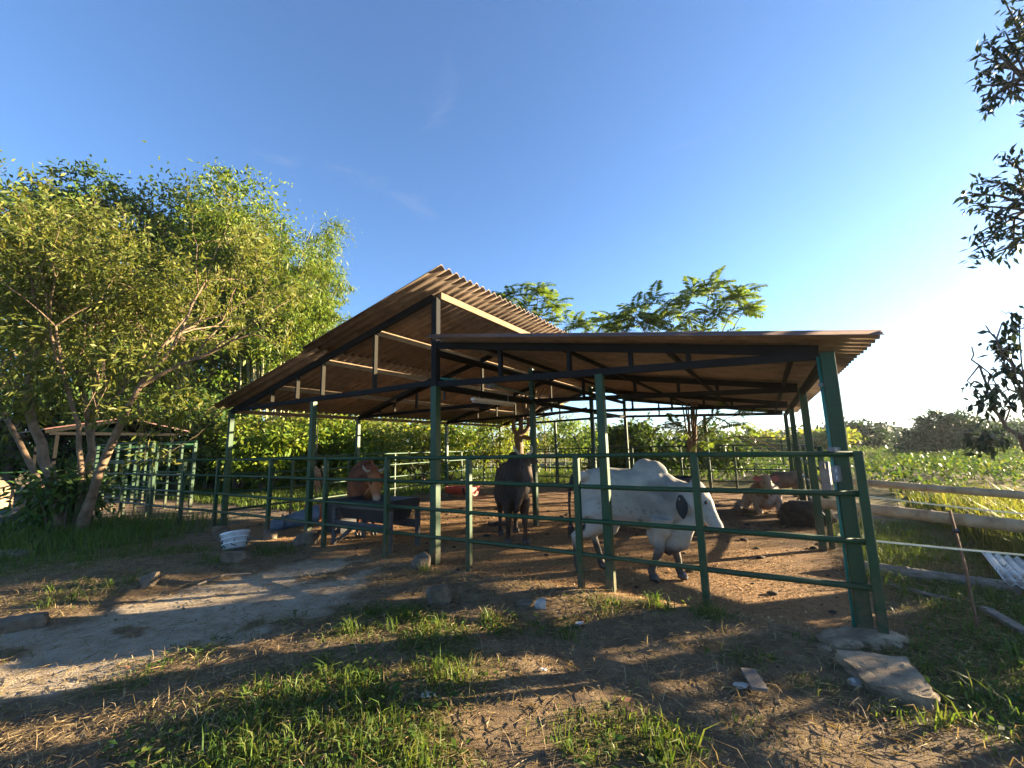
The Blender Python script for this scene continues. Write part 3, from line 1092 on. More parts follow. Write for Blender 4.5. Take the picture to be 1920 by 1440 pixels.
for (px, py, w_, lb, mt) in ((1086, 1170, .05, 'white scrap of plastic lying on the soil before the fence', 'white_plastic'),
                             (1388, 1286, .075, 'pale slip of wood lying on the foreground soil', 'sheet_white'),
                             (800, 1322, .07, 'white twig shaped scrap among the green grass in the foreground', 'sheet_white'),
                             (205, 1412, .035, 'white scrap among the straw at the bottom left', 'sheet_white'),
                             (1020, 1262, .035, 'tiny white chip on the bare soil in the foreground', 'white_plastic')):
    q = gnd(px, py)
    q[2] = float(terrain(q[0], q[1])) + .012
    m = MB()
    rr = rng.random() * 3
    pts = [q + np.array([math.cos(t + rr) * w_ * (.5 + .5 * rng.random()), math.sin(t + rr) * w_ * .5 * (.5 + rng.random()), .012 * rng.random()]) for t in np.linspace(0, 5.4, 6)]
    m.v += [tuple(v) for v in pts] + [tuple(v - np.array([0, 0, .006])) for v in pts]
    m.f += [tuple(range(6)), tuple(range(11, 5, -1))] + [(i, 6 + i, 6 + (i + 1) % 6, (i + 1) % 6) for i in range(6)]
    tag(m.build('scrap', M[mt], None, q), lb, 'scrap')

# ------------------------------------------------------------------ troughs, tubs, basket
def lathe_thing(name, label, cat, loc, prof, mat, n=28, tilt=None, parts=(), group=None):
    t = thing(name, label, cat, loc, group)
    mt = tilt or Matrix.Identity(4)
    for nm, pr, m_ in [('body', prof, mat)] + list(parts):
        MB().lathe(pr, n, loc, mt).build(nm, m_, t, smooth=True)
    return t


loc = gnd(440, 1040) + (0, 0, .09)
tl = Matrix.Rotation(R(-14), 4, 'X') @ Matrix.Rotation(R(-12), 4, 'Y')
t = lathe_thing('basket', 'cracked white plastic basket lying tilted beside the fence', 'basket', loc,
                [(r_ * .76, z_ * .76) for r_, z_ in ((.001, .02), (.19, .02), (.20, .0), (.215, .0), (.265, .30), (.285, .31), (.285, .345), (.262, .345), (.245, .31), (.195, .03), (.001, .03))],
                M['white_plastic'], 30, tl)
for z, r in ((.076, .178), (.152, .191)):
    MB().lathe([(r, z), (r + .014, z + .004), (r + .014, z + .016), (r, z + .02)], 30, loc, tl).build('rib', M['white_plastic'], t, smooth=True)
for k in range(5):
    t_ = R(-150 + 47 * k + 19 * math.sin(k * 5))
    pts = []
    for q, z in enumerate((.023, .07, .106, .152)):
        rr = .165 + .16 * z + .005
        tt = t_ + (.05 + .09 * (k % 3)) * math.sin(q * (1.3 + .5 * k) + k)
        v = tl @ Vector((rr * math.cos(tt), rr * math.sin(tt), z))
        pts.append(loc + np.array(v))
    MB().tube(pts, [.007, .009, .006, .003], 5).build('crack', M['black_plastic'], t)

# feed trough on legs
tr = thing('feed_trough', 'long dark feed trough on a wooden stand in front of the orange cow', 'trough', W(6.65, .42, 0))
pc = lambda s, d, z: W(s, d, z)
m = MB()
so, si = (7.28, 6.02), (7.20, 6.10)
vs = []
for z, e in ((.80, .0), (.62, .06)):
    pass
top = [pc(7.32, .10, .80), pc(5.98, .10, .80), pc(5.98, .78, .80), pc(7.32, .78, .80)]
bot = [pc(7.22, .20, .46), pc(6.08, .20, .46), pc(6.08, .68, .46), pc(7.22, .68, .46)]
itop = [pc(7.28, .14, .80), pc(6.02, .14, .80), pc(6.02, .74, .80), pc(7.28, .74, .80)]
ibot = [pc(7.19, .23, .50), pc(6.11, .23, .50), pc(6.11, .65, .50), pc(7.19, .65, .50)]
m.add(top + bot + itop + ibot, [(0, 1, 5, 4), (1, 2, 6, 5), (2, 3, 7, 6), (3, 0, 4, 7), (4, 5, 6, 7),
                               (8, 12, 13, 9), (9, 13, 14, 10), (10, 14, 15, 11), (11, 15, 12, 8), (12, 15, 14, 13),
                               (0, 8, 9, 1), (1, 9, 10, 2), (2, 10, 11, 3), (3, 11, 8, 0)])
m.build('basin', M['navy_plastic'], tr)
for s0, d0, s1, d1 in ((7.34, .075, 5.96, .075), (7.34, .805, 5.96, .805)):
    MB().beam(W(s0, d0, .72), W(s1, d1, .72), .03, .13).build('side_board', M['navy_plastic'], tr, bevel=.004)
for s0 in (7.345, 5.955):
    MB().beam(W(s0, .092, .72), W(s0, .788, .72), .03, .13).build('end_board', M['navy_plastic'], tr, bevel=.004)
tm = plain('dark_timber', (.045, .042, .042), (.10, .092, .088), 9, .85, bmp=.4, stretch=(1, 1, 5))
for s0 in (7.36, 5.94):
    for d0 in (.13, .75):
        MB().beam(W(s0, d0, -.02), W(s0, d0, .653), .085, .055, roll_dir=ld).build('leg', tm, tr, bevel=.004)
for d0 in (.13, .75):
    MB().beam(W(7.31, d0, .36), W(5.99, d0, .36), .04, .13).build('stretcher', tm, tr, bevel=.004)
MB().beam(W(7.28, .17, .08), W(6.95, .17, .30), .035, .06).build('brace', tm, tr)

# red half-drum trough
rt = thing('red_trough', 'red half drum trough with a dark strap on the ground deep in the shed', 'trough', W(9.7, 6.3, 0))
m = MB()
cn = W(9.7, 6.3, .34)
ax = ld
sd_ = dd
nseg = 12
for r_, flip in ((.30, False), (.275, True)):
    b0 = len(m.v)
    for e in (-.55, .55):
        ee = e * (1 if not flip else .96)
        for k in range(nseg + 1):
            t_ = math.pi + math.pi * k / nseg
            m.v.append(tuple(cn + ax * ee + sd_ * r_ * math.cos(t_) + np.array([0, 0, r_ * math.sin(t_)])))
    for k in range(nseg):
        fq = (b0 + k, b0 + k + 1, b0 + nseg + 1 + k + 1, b0 + nseg + 1 + k)
        m.f.append(fq if flip else fq[::-1])
    m.f.append(tuple(b0 + k for k in range(nseg + 1)) if not flip else tuple(b0 + k for k in range(nseg + 1))[::-1])
    m.f.append(tuple(b0 + nseg + 1 + k for k in range(nseg + 1))[::-1] if not flip else tuple(b0 + nseg + 1 + k for k in range(nseg + 1)))
h = 2 * (nseg + 1)
m.f += [(0, nseg + 1, h + nseg + 1, h), (nseg, h + nseg, h + 2 * nseg + 1, 2 * nseg + 1), (0, h, h + nseg, nseg), (nseg + 1, 2 * nseg + 1, h + 2 * nseg + 1, h + nseg + 1)]
m.build('drum_half', M['red_plastic'], rt)
m = MB()
pts = [cn - ax * .25 + sd_ * .31 * math.cos(t_) + np.array([0, 0, .31 * math.sin(t_)]) for t_ in np.linspace(math.pi, 2 * math.pi, 12)]
for p0, p1 in zip(pts[:-1], pts[1:]):
    m.beam(p0, p1, .08, .008, up=unit((p0 + p1) / 2 - (cn - ax * .25)))
m.build('strap', M['black_plastic'], rt)
for e in (-.4, .4):
    MB().beam(cn + ax * e - sd_ * .33 + (0, 0, -.30), cn + ax * e + sd_ * .33 + (0, 0, -.30), .08, .07).build('foot', M['wood_grey'], rt)

lathe_thing('water_tub', 'round black water tub standing behind the white bull', 'tub', W(2.2, 4.0, 0),
            [(.001, .0), (.36, .0), (.40, .38), (.43, .91), (.46, .93), (.46, .98), (.425, .98), (.40, .93), (.36, .30), (.001, .28)], M['black_plastic'], 32)
bt = thing('black_tub', 'square black plastic bin with a blue rim left of the orange cow', 'bin', W(8.3, .95, 0))
c0 = W(8.3, .95, 0)
m = MB()
sz = ((.20, 0), (.24, .55), (.255, .55), (.255, .60), (.225, .60), (.19, .05))
vs, fs = [], []
for r_, z in sz:
    for i, j in ((-1, -1), (1, -1), (1, 1), (-1, 1)):
        vs.append(c0 + ld * r_ * i * 1.1 + dd * r_ * j + np.array([0, 0, z]))
for i in range(len(sz) - 1):
    for k in range(4):
        fs.append((i * 4 + k, i * 4 + (k + 1) % 4, i * 4 + 4 + (k + 1) % 4, i * 4 + 4 + k))
fs += [(3, 2, 1, 0), (20, 21, 22, 23)]
m.add(vs, fs)
m.build('body', M['black_plastic'], bt)
m = MB()
for i in range(4):
    a_ = [(-1, -1), (1, -1), (1, 1), (-1, 1)][i]
    b_ = [(-1, -1), (1, -1), (1, 1), (-1, 1)][(i + 1) % 4]
    m.beam(c0 + ld * .27 * a_[0] * 1.08 + dd * .27 * a_[1] + (0, 0, .625), c0 + ld * .27 * b_[0] * 1.08 + dd * .27 * b_[1] + (0, 0, .625), .05, .05)
m.build('rim', M['blue_plastic'], bt)

# fallen blue half drum
bd = W(9.75, .75, .12)
axd = unit(at(548, 985, 9.7) - at(478, 1004, 9.3))
t = thing('half_drum', 'grey blue half drum lying on the pen floor beyond the white basket', 'drum', bd)
m = MB()
sid = unit(np.cross(axd, (0, 0, 1)))
for r_ in (.24, .228):
    b0 = len(m.v)
    for e in (-.52, .52):
        for k in range(nseg + 1):
            t_ = R(-30) + R(215) * k / nseg
            m.v.append(tuple(bd + axd * e + sid * r_ * math.cos(t_) * (.8 if e < 0 else 1) + np.array([0, 0, r_ * math.sin(t_) * (.6 if e < 0 else 1)])))
    for k in range(nseg):
        m.f.append((b0 + k, b0 + k + 1, b0 + nseg + 1 + k + 1, b0 + nseg + 1 + k))
for e0 in (0, nseg + 1):
    for k in range(nseg):
        m.f.append((e0 + k, h + e0 + k, h + e0 + k + 1, e0 + k + 1))
m.build('shell', M['blue_plastic'], t, smooth=True)
for e in (-.2, .25):
    pts = [bd + axd * e + sid * .243 * math.cos(t_) * .93 + np.array([0, 0, .243 * math.sin(t_) * .86]) for t_ in np.linspace(R(-30), R(185), 12)]
    MB().tube(pts, .012, 6).build('hoop', M['blue_plastic'], t, smooth=True)
lump('rag_heap', M['orange_cloth'], 'orange brown rag heap behind the grey blue half drum', 'rags', W(10.05, 1.45, 0), (.30, .2, .30), 31, sub=4, rough=.6)

# bundle hanging by a rope
hb = W(10.93, 1.9, 1.05)
hang = thing('fibre_bundle', 'shaggy tan fibre bundle hanging by a rope from the left eave', 'bundle', hb)
MB().tube([hb + (0, 0, .2), hb + (.01, 0, .8), hb + (0, 0, 1.5)], .011, 6).build('rope', M['black_plastic'], hang)
m = MB()
for k in range(60):
    t_, u_ = rng.random() * 6.28, rng.random()
    r0 = .03 + .13 * math.sin(u_ * 2.6 + .2)
    z = .16 - .5 * u_
    q = hb + np.array([math.cos(t_) * r0, math.sin(t_) * r0, z])
    q2 = q + np.array([math.cos(t_ + .4) * .05, math.sin(t_ + .4) * .05, -.12 - .1 * rng.random()])
    m.tube([hb + np.array([math.cos(t_) * .03, math.sin(t_) * .03, .2]), q, q2], [.012, .014, .004], 5)
m.build('strands', M['rope'], hang)
m = MB()
m.tube([hb + (0, 0, .22), hb + (0, 0, .1), hb + (0, 0, -.1), hb + (0, 0, -.28)], [.02, .11, .13, .03], 9)
m.build('core', M['rope'], hang, smooth=True)

# ------------------------------------------------------------------ cattle
def loft(pts, rw, rh, n=16, up=(0, 0, 1)):
    """closed tube of elliptical rings: rw across, rh along the up side"""
    pts = [np.array(p, float) for p in pts]
    vs, fs = [], []
    for i, p in enumerate(pts):
        a_ = unit(pts[min(i + 1, len(pts) - 1)] - pts[max(i - 1, 0)])
        u = np.array(up, float)
        u = unit(u - a_ * np.dot(u, a_))
        w = np.cross(u, a_)
        for k in range(n):
            t_ = 2 * math.pi * k / n
            vs.append(p + rw[i] * math.cos(t_) * w + rh[i] * math.sin(t_) * u)
    for i in range(len(pts) - 1):
        for k in range(n):
            k2 = (k + 1) % n
            fs.append((i * n + k, (i + 1) * n + k, (i + 1) * n + k2, i * n + k2))
    vs += [pts[0], pts[-1]]
    c0_, c1_ = len(vs) - 2, len(vs) - 1
    for k in range(n):
        k2 = (k + 1) % n
        fs.append((c0_, k, k2))
        fs.append((c1_, (len(pts) - 1) * n + k2, (len(pts) - 1) * n + k))
    return vs, fs


def limb(pts, r, n=12, sq=1.15):
    """leg: rings a little deeper fore-and-aft than wide"""
    return loft(pts, r, [v * sq for v in r], n, up=(1, 0, .02))


def ball(c, r, n=14):
    zs = np.cos(np.linspace(math.pi, 0, 13))[1:-1]
    return loft([(c[0], c[1], c[2] + r[2] * z) for z in zs], [r[1] * math.sqrt(1 - z * z) for z in zs], [r[0] * math.sqrt(1 - z * z) for z in zs], n, up=(1, 0, 0))


def fuse(lofts, voxel, it=5):
    m = MB()
    for v, f in lofts:
        m.add(v, f)
    me0 = bpy.data.meshes.new('tmp')
    me0.from_pydata(m.v, [], m.f)
    bm = bmesh.new()
    bm.from_mesh(me0)
    bmesh.ops.recalc_face_normals(bm, faces=bm.faces)
    bm.to_mesh(me0)
    bm.free()
    o = bpy.data.objects.new('tmp', me0)
    COL.objects.link(o)
    rm = o.modifiers.new('r', 'REMESH')
    rm.mode = 'VOXEL'
    rm.voxel_size = voxel
    smm = o.modifiers.new('s', 'SMOOTH')
    smm.factor = .5
    smm.iterations = it
    dg = bpy.context.evaluated_depsgraph_get()
    out = bpy.data.meshes.new_from_object(o.evaluated_get(dg))
    bpy.data.objects.remove(o)
    bpy.data.meshes.remove(me0)
    return out


def coat_material(name):
    m, nt, p = nodes(name)
    q = nt.nodes.new('ShaderNodeAttribute')
    q.attribute_name = 'coat'
    hair = noise(nt, 60, 5, .7, stretch=(1, 1, .35))
    nt.links.new(mix(nt, .35, q.outputs['Color'], ramp(nt, hair, [(.3, (.55, .55, .55)), (.7, (1, 1, 1))]), 'MULTIPLY'), p.inputs['Base Color'])
    p.inputs['Roughness'].default_value = .72
    p.inputs['Specular IOR Level'].default_value = .3
    p.inputs['Sheen Weight'].default_value = .04
    p.inputs['Sheen Roughness'].default_value = .4
    bump(nt, p, hair, .12, .006)
    return m


COAT = coat_material('short_coat')


def n3(v, s, o=0.):
    x, y, z = v[:, 0] * s, v[:, 1] * s, v[:, 2] * s
    return .5 * (fbm(x + z * .7 + o, y * 1.3 + z + o, 4) + fbm(x * .8 - y + 5 + o, z * 1.1 + y * .3 + 9 + o, 4))


def animal(label, cat, loc, yaw, sc_, lofts, coat, extras, voxel=.016, name='cow'):
    """lofts: closed pieces fused into one body; extras: (name, MB builder, material, smooth)"""
    t = thing(name, label, cat, loc)
    t.rotation_euler = (0, 0, yaw)
    t.scale = (sc_,) * 3
    me_ = fuse(lofts, voxel)
    me_.name = 'body'
    V = np.zeros(len(me_.vertices) * 3, np.float32)
    me_.vertices.foreach_get('co', V)
    V = V.reshape(-1, 3)
    nv = np.zeros(len(V) * 3, np.float32)
    me_.vertices.foreach_get('normal', nv)
    V = V + nv.reshape(-1, 3) * ((n3(V, 5., 21) - .5) * .020 + (n3(V, 16., 3) - .5) * .008
                                     + .006 * np.sin(V[:, 0] * 46 + 6 * n3(V, 3., 8) + V[:, 2] * 12) * sstep(.55, .85, V[:, 2]) * sstep(.45, .6, V[:, 0]) * np.clip(np.abs(nv.reshape(-1, 3)[:, 1]), 0, 1))[:, None]
    me_.vertices.foreach_set('co', V.astype(np.float32).ravel())
    c = np.ones((len(V), 4), np.float32)
    c[:, :3] = np.clip(coat(V), 0, 1)
    at_ = me_.color_attributes.new('coat', 'FLOAT_COLOR', 'POINT')
    at_.data.foreach_set('color', c.ravel())
    me_.polygons.foreach_set('use_smooth', np.ones(len(me_.polygons), bool))
    me_.materials.clear()
    me_.materials.append(COAT)
    o = bpy.data.objects.new('body', me_)
    COL.objects.link(o)
    o.parent = t
    for nm, mb, mt in extras:
        me2 = bpy.data.meshes.new(nm)
        me2.from_pydata(mb.v, [], mb.f)
        me2.polygons.foreach_set('use_smooth', np.ones(len(me2.polygons), bool))
        me2.materials.append(mt)
        o2 = bpy.data.objects.new(nm, me2)
        COL.objects.link(o2)
        o2.parent = t
    return t


def ear_mb(base, tip, wid, face):
    """leaf-shaped hanging ear with a cupped inside, facing 'face'"""
    base, tip = np.array(base, float), np.array(tip, float)
    ax_ = tip - base
    fc = unit(np.array(face, float) - unit(ax_) * np.dot(face, unit(ax_)))
    sd2 = np.cross(unit(ax_), fc)
    m = MB()
    prof = ((0, .28), (.15, .62), (.35, .95), (.55, 1.0), (.75, .78), (.9, .42), (1.0, .08))
    for thick in (0, 1):
        for q, w_ in prof:
            for k in (-1, -.5, 0, .5, 1):
                m.v.append(tuple(base + ax_ * q + sd2 * wid * w_ * k - fc * ((.25 * wid * w_ * (1 - k * k)) + thick * .012)))
    n5, np_ = 5, len(prof)
    for th in (0, 1):
        b0 = th * n5 * np_
        for i in range(np_ - 1):
            for k in range(4):
                f_ = (b0 + i * 5 + k, b0 + i * 5 + k + 1, b0 + i * 5 + 6 + k, b0 + i * 5 + 5 + k)
                m.f.append(f_ if th == 0 else f_[::-1])
    b0 = n5 * np_
    for i in range(np_ - 1):
        m.f.append((i * 5, i * 5 + 5, b0 + i * 5 + 5, b0 + i * 5))
        m.f.append((i * 5 + 4, b0 + i * 5 + 4, b0 + i * 5 + 9, i * 5 + 9))
    return m


def eye_mb(c, r):
    m = MB()
    v, f_ = ball(c, (r, r, r), 10)
    m.add(v, f_)
    return m


def hoof_mb(p, r, fwd=(1, 0, 0)):
    """two-toed hoof"""
    m = MB()
    fx, fy = fwd[0], fwd[1]
    for sgn in (-1, 1):
        cx, cy = p[0] - fy * sgn * r * .48, p[1] + fx * sgn * r * .48
        v, f_ = loft([(cx - fx * r * .5, cy - fy * r * .5, .075), (cx + fx * r * .1, cy + fy * r * .1, .05), (cx + fx * r * .95, cy + fy * r * .95, .018)],
                     [r * .5, r * .58, r * .34], [.045, .045, .018], 8)
        m.add(v, f_)
    return m


def std_legs(fl, fr, hl, hr, z_sh=.78, z_hip=.86, xf=1.10, xh=.22, wf=.135, wh=.145, k=1.):
    """four legs; each argument is (foot x, foot y)"""
    out, hoofs = [], []
    for (fx, fy), sg in ((fl, 1), (fr, -1)):
        sx, sy = xf, sg * wf
        kx, ky = sx * .55 + fx * .45 + .03, sy * .5 + fy * .5
        out.append(limb([(sx + .03, sy, z_sh), (sx + .01, sy * 1.02, z_sh - .18), (kx - .01, ky, .50), (kx, ky, .40), (kx * .3 + fx * .7 - .01, ky * .3 + fy * .7, .24),
                         (fx - .035, fy, .13), (fx - .02, fy, .085), (fx, fy, .03)],
                        [.13 * k, .105 * k, .064 * k, .057 * k, .037 * k, .043 * k, .041 * k, .052 * k]))
        hoofs.append((fx, fy))
    for (fx, fy), sg in ((hl, 1), (hr, -1)):
        hx, hy = xh, sg * wh
        sk = (hx + .20, hy * 1.05, .66)
        hock = (fx * .75 + (hx - .10) * .25 - .085, fy * .7 + hy * .3, .46)
        out.append(limb([(hx + .05, hy * .8, z_hip + .08), (hx + .10, hy * 1.02, z_hip - .08), (sk[0] - .06, sk[1], sk[2]), (sk[0] * .45 + hock[0] * .55, sk[1] * .5 + hock[1] * .5, .56),
                         hock, (hock[0] + .02, hock[1], .38), (fx - .05, fy, .22), (fx - .04, fy, .12), (fx, fy, .03)],
                        [.16 * k, .17 * k, .13 * k, .085 * k, .056 * k, .046 * k, .038 * k, .044 * k, .053 * k]))
        hoofs.append((fx, fy))
    return out, hoofs


def trunk_std(zoff=0., belly=0., fat=1.):
    X_ = [.0, .06, .16, .32, .50, .70, .90, 1.06, 1.18, 1.28, 1.36]
    Zc = [1.16, 1.12, 1.08, 1.03, .985, .955, .95, .955, .965, .985, 1.00]
    Hh = [.10, .19, .27, .335, .355, .375, .385, .385, .36, .29, .18]
    Wh = [.06, .14, .205, .245, .275, .295, .285, .25, .215, .17, .11]
    return loft([(x, 0, z + zoff - belly * math.sin(min(max((x - .2) / 1.0, 0), 1) * math.pi) * .5) for x, z in zip(X_, Zc)],
                [w * fat for w in Wh], [h + belly * math.sin(min(max((x - .2) / 1.0, 0), 1) * math.pi) * .5 for x, h in zip(X_, Hh)], 20)


def head_lofts(poll, fwd, scale=1., up=(0, 0, 1)):
    """long zebu head from the poll along fwd"""
    f_ = unit(fwd)
    poll = np.array(poll, float)
    s = scale
    up_ = np.array(up, float)
    u = unit(up_ - f_ * np.dot(up_, f_))
    P = lambda a_, b_: poll + f_ * a_ * s + u * b_ * s
    L_ = [loft([P(-.10, -.04), P(-.04, -.03), P(.06, -.035), P(.17, -.045), P(.28, -.05), P(.38, -.045), P(.45, -.045), P(.495, -.05), P(.515, -.055)],
               [v * s for v in (.06, .10, .118, .108, .083, .070, .072, .062, .03)],
               [v * s for v in (.07, .115, .135, .132, .105, .082, .078, .064, .03)], 16, up=u)]
    return L_, P, u


# --- white bull, walking right along the front fence
def tail_mb(pts, rad):
    m = MB()
    m.tube(pts, rad, 8)
    return m


def tuft_mb(c, r, n, ln, seed):
    g = np.random.default_rng(seed)
    m = MB()
    for k in range(n):
        q = np.array(c) + g.normal(0, r, 3)
        m.tube([np.array(c), q + (0, 0, -ln * .4), q + (g.normal(0, .02), g.normal(0, .02), -ln)], [.012, .010, .002], 5)
    return m


def sm(a_, b_, x):
    return sstep(a_, b_, x)


legs, hf = std_legs((1.29, .10), (1.00, -.14), (.28, .15), (.06, -.15))
hl, P, u = head_lofts((1.56, -.03, 1.12), (.46, -.06, -.88), 1.04)
body = [trunk_std(.03, 0, .93)] + legs + hl + [
    loft([(1.00, 0, 1.03), (1.18, 0, .98), (1.34, -.01, .98), (1.48, -.02, 1.0), (1.58, -.03, 1.03)], [.23, .20, .165, .135, .10], [.34, .32, .26, .20, .14], 18),
    ball((.95, 0, 1.31), (.17, .10, .18)), ball((1.03, 0, 1.30), (.20, .10, .17)), ball((1.12, 0, 1.20), (.20, .10, .12)),
    ball((.16, .17, 1.27), (.10, .07, .07)), ball((.16, -.17, 1.27), (.10, .07, .07)),
    loft([(1.56, -.03, .92), (1.47, -.02, .80), (1.36, 0, .66), (1.26, 0, .52), (1.17, 0, .44), (1.06, 0, .52), (.98, 0, .62)],
         [.05, .075, .09, .085, .065, .07, .07], [.06, .11, .16, .19, .15, .16, .10], 12, up=(.5, 0, .8)),
    loft([(.52, 0, .66), (.50, 0, .56), (.47, 0, .50)], [.06, .05, .03], [.07, .05, .03], 10, up=(1, 0, 0)),
    loft([(.13, 0, .80), (.11, 0, .68), (.11, 0, .60)], [.07, .085, .05], [.06, .07, .04], 10, up=(1, 0, 0))]


def coat_white(V):
    x, y, z = V[:, 0], V[:, 1], V[:, 2]
    c = np.tile(np.array([.36, .345, .315]), (len(V), 1)) * (.80 + .40 * n3(V, 7., 11))[:, None]
    n1_ = n3(V, 3.2)
    n2_ = n3(V, 14., 7)
    n4_ = n3(V, 34., 3)
    grey = sm(.32, .54, n1_) * np.exp(-((x - 1.15) ** 2 / .20 + (z - 1.02) ** 2 / .12)) * .9
    grey = np.maximum(grey, .5 * sm(.5, .62, n1_) * np.exp(-((x - .55) ** 2 / .2 + (z - 1.15) ** 2 / .06)))
    grey = np.maximum(grey, .35 * sm(1.30, 1.42, z) * sm(.8, .95, x))
    c = c * (1 - grey[:, None] * np.array([.74, .70, .64]))
    speck = .6 * sm(.60, .67, n4_) * sm(.42, .56, n1_) * sm(.6, .9, z)
    c = c * (1 - .75 * speck[:, None])
    tan = sm(.75, .5, z) * sm(.40, .6, n2_) * .35
    c = c * (1 - tan[:, None] * np.array([.10, .32, .62]))
    dirt = sm(.50, .30, z + .25 * (n2_ - .5)) * .93
    dirt = np.where((z > .05), dirt, .95)
    c = c * (1 - dirt[:, None]) + dirt[:, None] * np.array([.028, .022, .020])
    for (sx, sy, sz, r) in ((.90, -.30, .72, .07), (.14, -.2, .62, .05), (.96, -.2, .47, .05)):
        dd_ = np.sqrt((x - sx) ** 2 + (y - sy) ** 2 * .3 + ((z - sz) * .62) ** 2)
        k = sm(r, r * .6, dd_ + .05 * (n2_ - .5))
        c = c * (1 - k[:, None]) + k[:, None] * np.array([.012, .010, .010])
    mz = sm(.10, .03, np.linalg.norm(V - np.array(P(.52, -.06)), axis=1))
    c = c * (1 - mz[:, None]) + mz[:, None] * np.array([.02, .018, .02])
    return c


sgnside = lambda a_, b_: P(a_, b_)
nrm_ = np.cross(unit((.46, -.06, -.88)), u)
right_side = -nrm_ if nrm_[1] > 0 else nrm_     # the bull's right side, towards the camera
ex = []
for sd2 in (1, -1):
    rs_ = right_side * sd2
    b0 = P(-.02, -.17) + rs_ * .155
    ex.append(('ear', ear_mb(b0, b0 + rs_ * .075 + np.array([.035, 0, -.27]), .068, rs_ + np.array([.3, 0, 0])), M['ear_black']))
    ex.append(('eye', eye_mb(P(.17, .02) + rs_ * .088, .022), M['eye']))
    ex.append(('nostril', eye_mb(P(.485, -.03) + rs_ * .045, .016), M['eye']))
for (fx, fy) in hf:
    ex.append(('hoof', hoof_mb((fx, fy, 0), .062), M['hoof']))
ex.append(('tail', tail_mb([(.04, 0, 1.30), (-.05, .0, 1.24), (-.10, -.02, 1.05), (-.11, -.03, .82), (-.10, -.03, .62)], [.045, .038, .024, .018, .014]), M['ear_black']))
ex.append(('tail_tuft', tuft_mb((-.10, -.03, .64), .02, 16, .20, 4), M['ear_black']))
heading = math.atan2(-LF[1], -LF[0]) + R(3)
q0 = W(2.86, .62, 0)
animal('white humped bull with a black ear walking right behind the front fence', 'bull', q0, heading, .98, body, coat_white, ex, .0135, name='bull')

# --- dark bull facing the camera, head raised and turned a little right
legs, hf = std_legs((1.18, .15), (1.12, -.15), (.16, .15), (.30, -.17))
hl, P, u = head_lofts((1.42, .10, 1.46), (.52, .18, -.80), .98)
body = [trunk_std(.05, 0, 1.10)] + legs + hl + [
    loft([(1.04, 0, 1.10), (1.22, .02, 1.20), (1.34, .06, 1.32), (1.42, .10, 1.42)], [.21, .165, .13, .11], [.33, .26, .19, .14], 18, up=(-.4, 0, 1)),
    ball((.98, 0, 1.40), (.20, .12, .20)),
    loft([(1.50, .12, 1.16), (1.44, .08, 1.02), (1.40, .04, .86), (1.32, 0, .70), (1.20, 0, .60)], [.03, .042, .05, .05, .04], [.08, .12, .14, .13, .08], 12, up=(1, 0, .3))]


def coat_dark(V):
    n1_ = n3(V, 4.)
    c = np.tile(np.array([.020, .013, .010]), (len(V), 1)) * (1 + 1.2 * sm(.4, .65, n1_))[:, None]
    z = V[:, 2]
    br = sm(.9, .6, z) * sm(.4, .6, n1_) * .6
    c = c * (1 - br[:, None]) + br[:, None] * np.array([.075, .035, .020])
    f_ = sm(.30, .05, np.linalg.norm(V - np.array(P(.30, -.02)), axis=1)) * .75
    c = c * (1 - f_[:, None]) + f_[:, None] * np.array([.10, .062, .042])
    dl = sm(.12, .02, np.abs(V[:, 1] - .04)) * sm(1.30, 1.42, V[:, 0]) * sm(1.2, .9, z) * .5
    c = c * (1 - dl[:, None]) + dl[:, None] * np.array([.12, .075, .05])
    return c


fd = unit((.52, .18, -.80))
side = np.cross(u, fd)
ex = []
for sd2 in (1, -1):
    rs_ = side * sd2
    b0 = P(.0, -.02) + rs_ * .10
    ex.append(('ear', ear_mb(b0, b0 + rs_ * .22 + np.array([-.03, 0, -.04]), .062, (.9, 0, .1)), M['ear_black']))
    ex.append(('eye', eye_mb(P(.17, .02) + rs_ * .088, .022), M['eye']))
    ex.append(('nostril', eye_mb(P(.485, -.03) + rs_ * .045, .016), M['eye']))
    hb_ = P(-.05, .06) + rs_ * .08
    m = MB()
    m.tube([hb_, hb_ + rs_ * .06 + u * .05 - fd * .03, hb_ + rs_ * .10 - fd * .12 + u * .05, hb_ + rs_ * .08 - fd * .20 + u * .05], [.03, .027, .02, .006], 9)
    ex.append(('horn', m, M['horn']))
for (fx, fy) in hf:
    ex.append(('hoof', hoof_mb((fx, fy, 0), .062), M['hoof']))
ex.append(('tail', tail_mb([(.04, 0, 1.32), (-.05, .0, 1.26), (-.10, 0, 1.05), (-.11, 0, .80), (-.10, 0, .5)], [.045, .038, .024, .018, .03]), M['ear_black']))
yaw_d = math.atan2(-7.4, -.1) + R(10)
feet = np.array([.02, 7.42, 0])
off = np.array([math.cos(yaw_d), math.sin(yaw_d), 0]) * 1.14 * .98
animal('black brown bull standing front on to the camera behind the middle of the fence', 'bull', feet - off, yaw_d, .98, body, coat_dark, ex, .016, name='bull')

# --- orange cow eating from the trough
legs, hf = std_legs((1.16, .14), (1.10, -.14), (.18, .15), (.26, -.16))
hl, P, u = head_lofts((1.56, .06, 1.16), (.50, .10, -.86), 1.0)
body = [trunk_std(.04, 0, 1.12)] + legs + hl + [
    loft([(1.02, 0, 1.06), (1.22, .01, 1.10), (1.40, .03, 1.13), (1.55, .06, 1.14)], [.22, .18, .145, .115], [.32, .26, .20, .14], 18),
    ball((.98, 0, 1.34), (.20, .12, .15)),
    loft([(1.55, .05, .95), (1.45, .02, .82), (1.36, 0, .68), (1.24, 0, .56)], [.03, .045, .05, .04], [.07, .12, .13, .08], 12, up=(.6, 0, .8))]


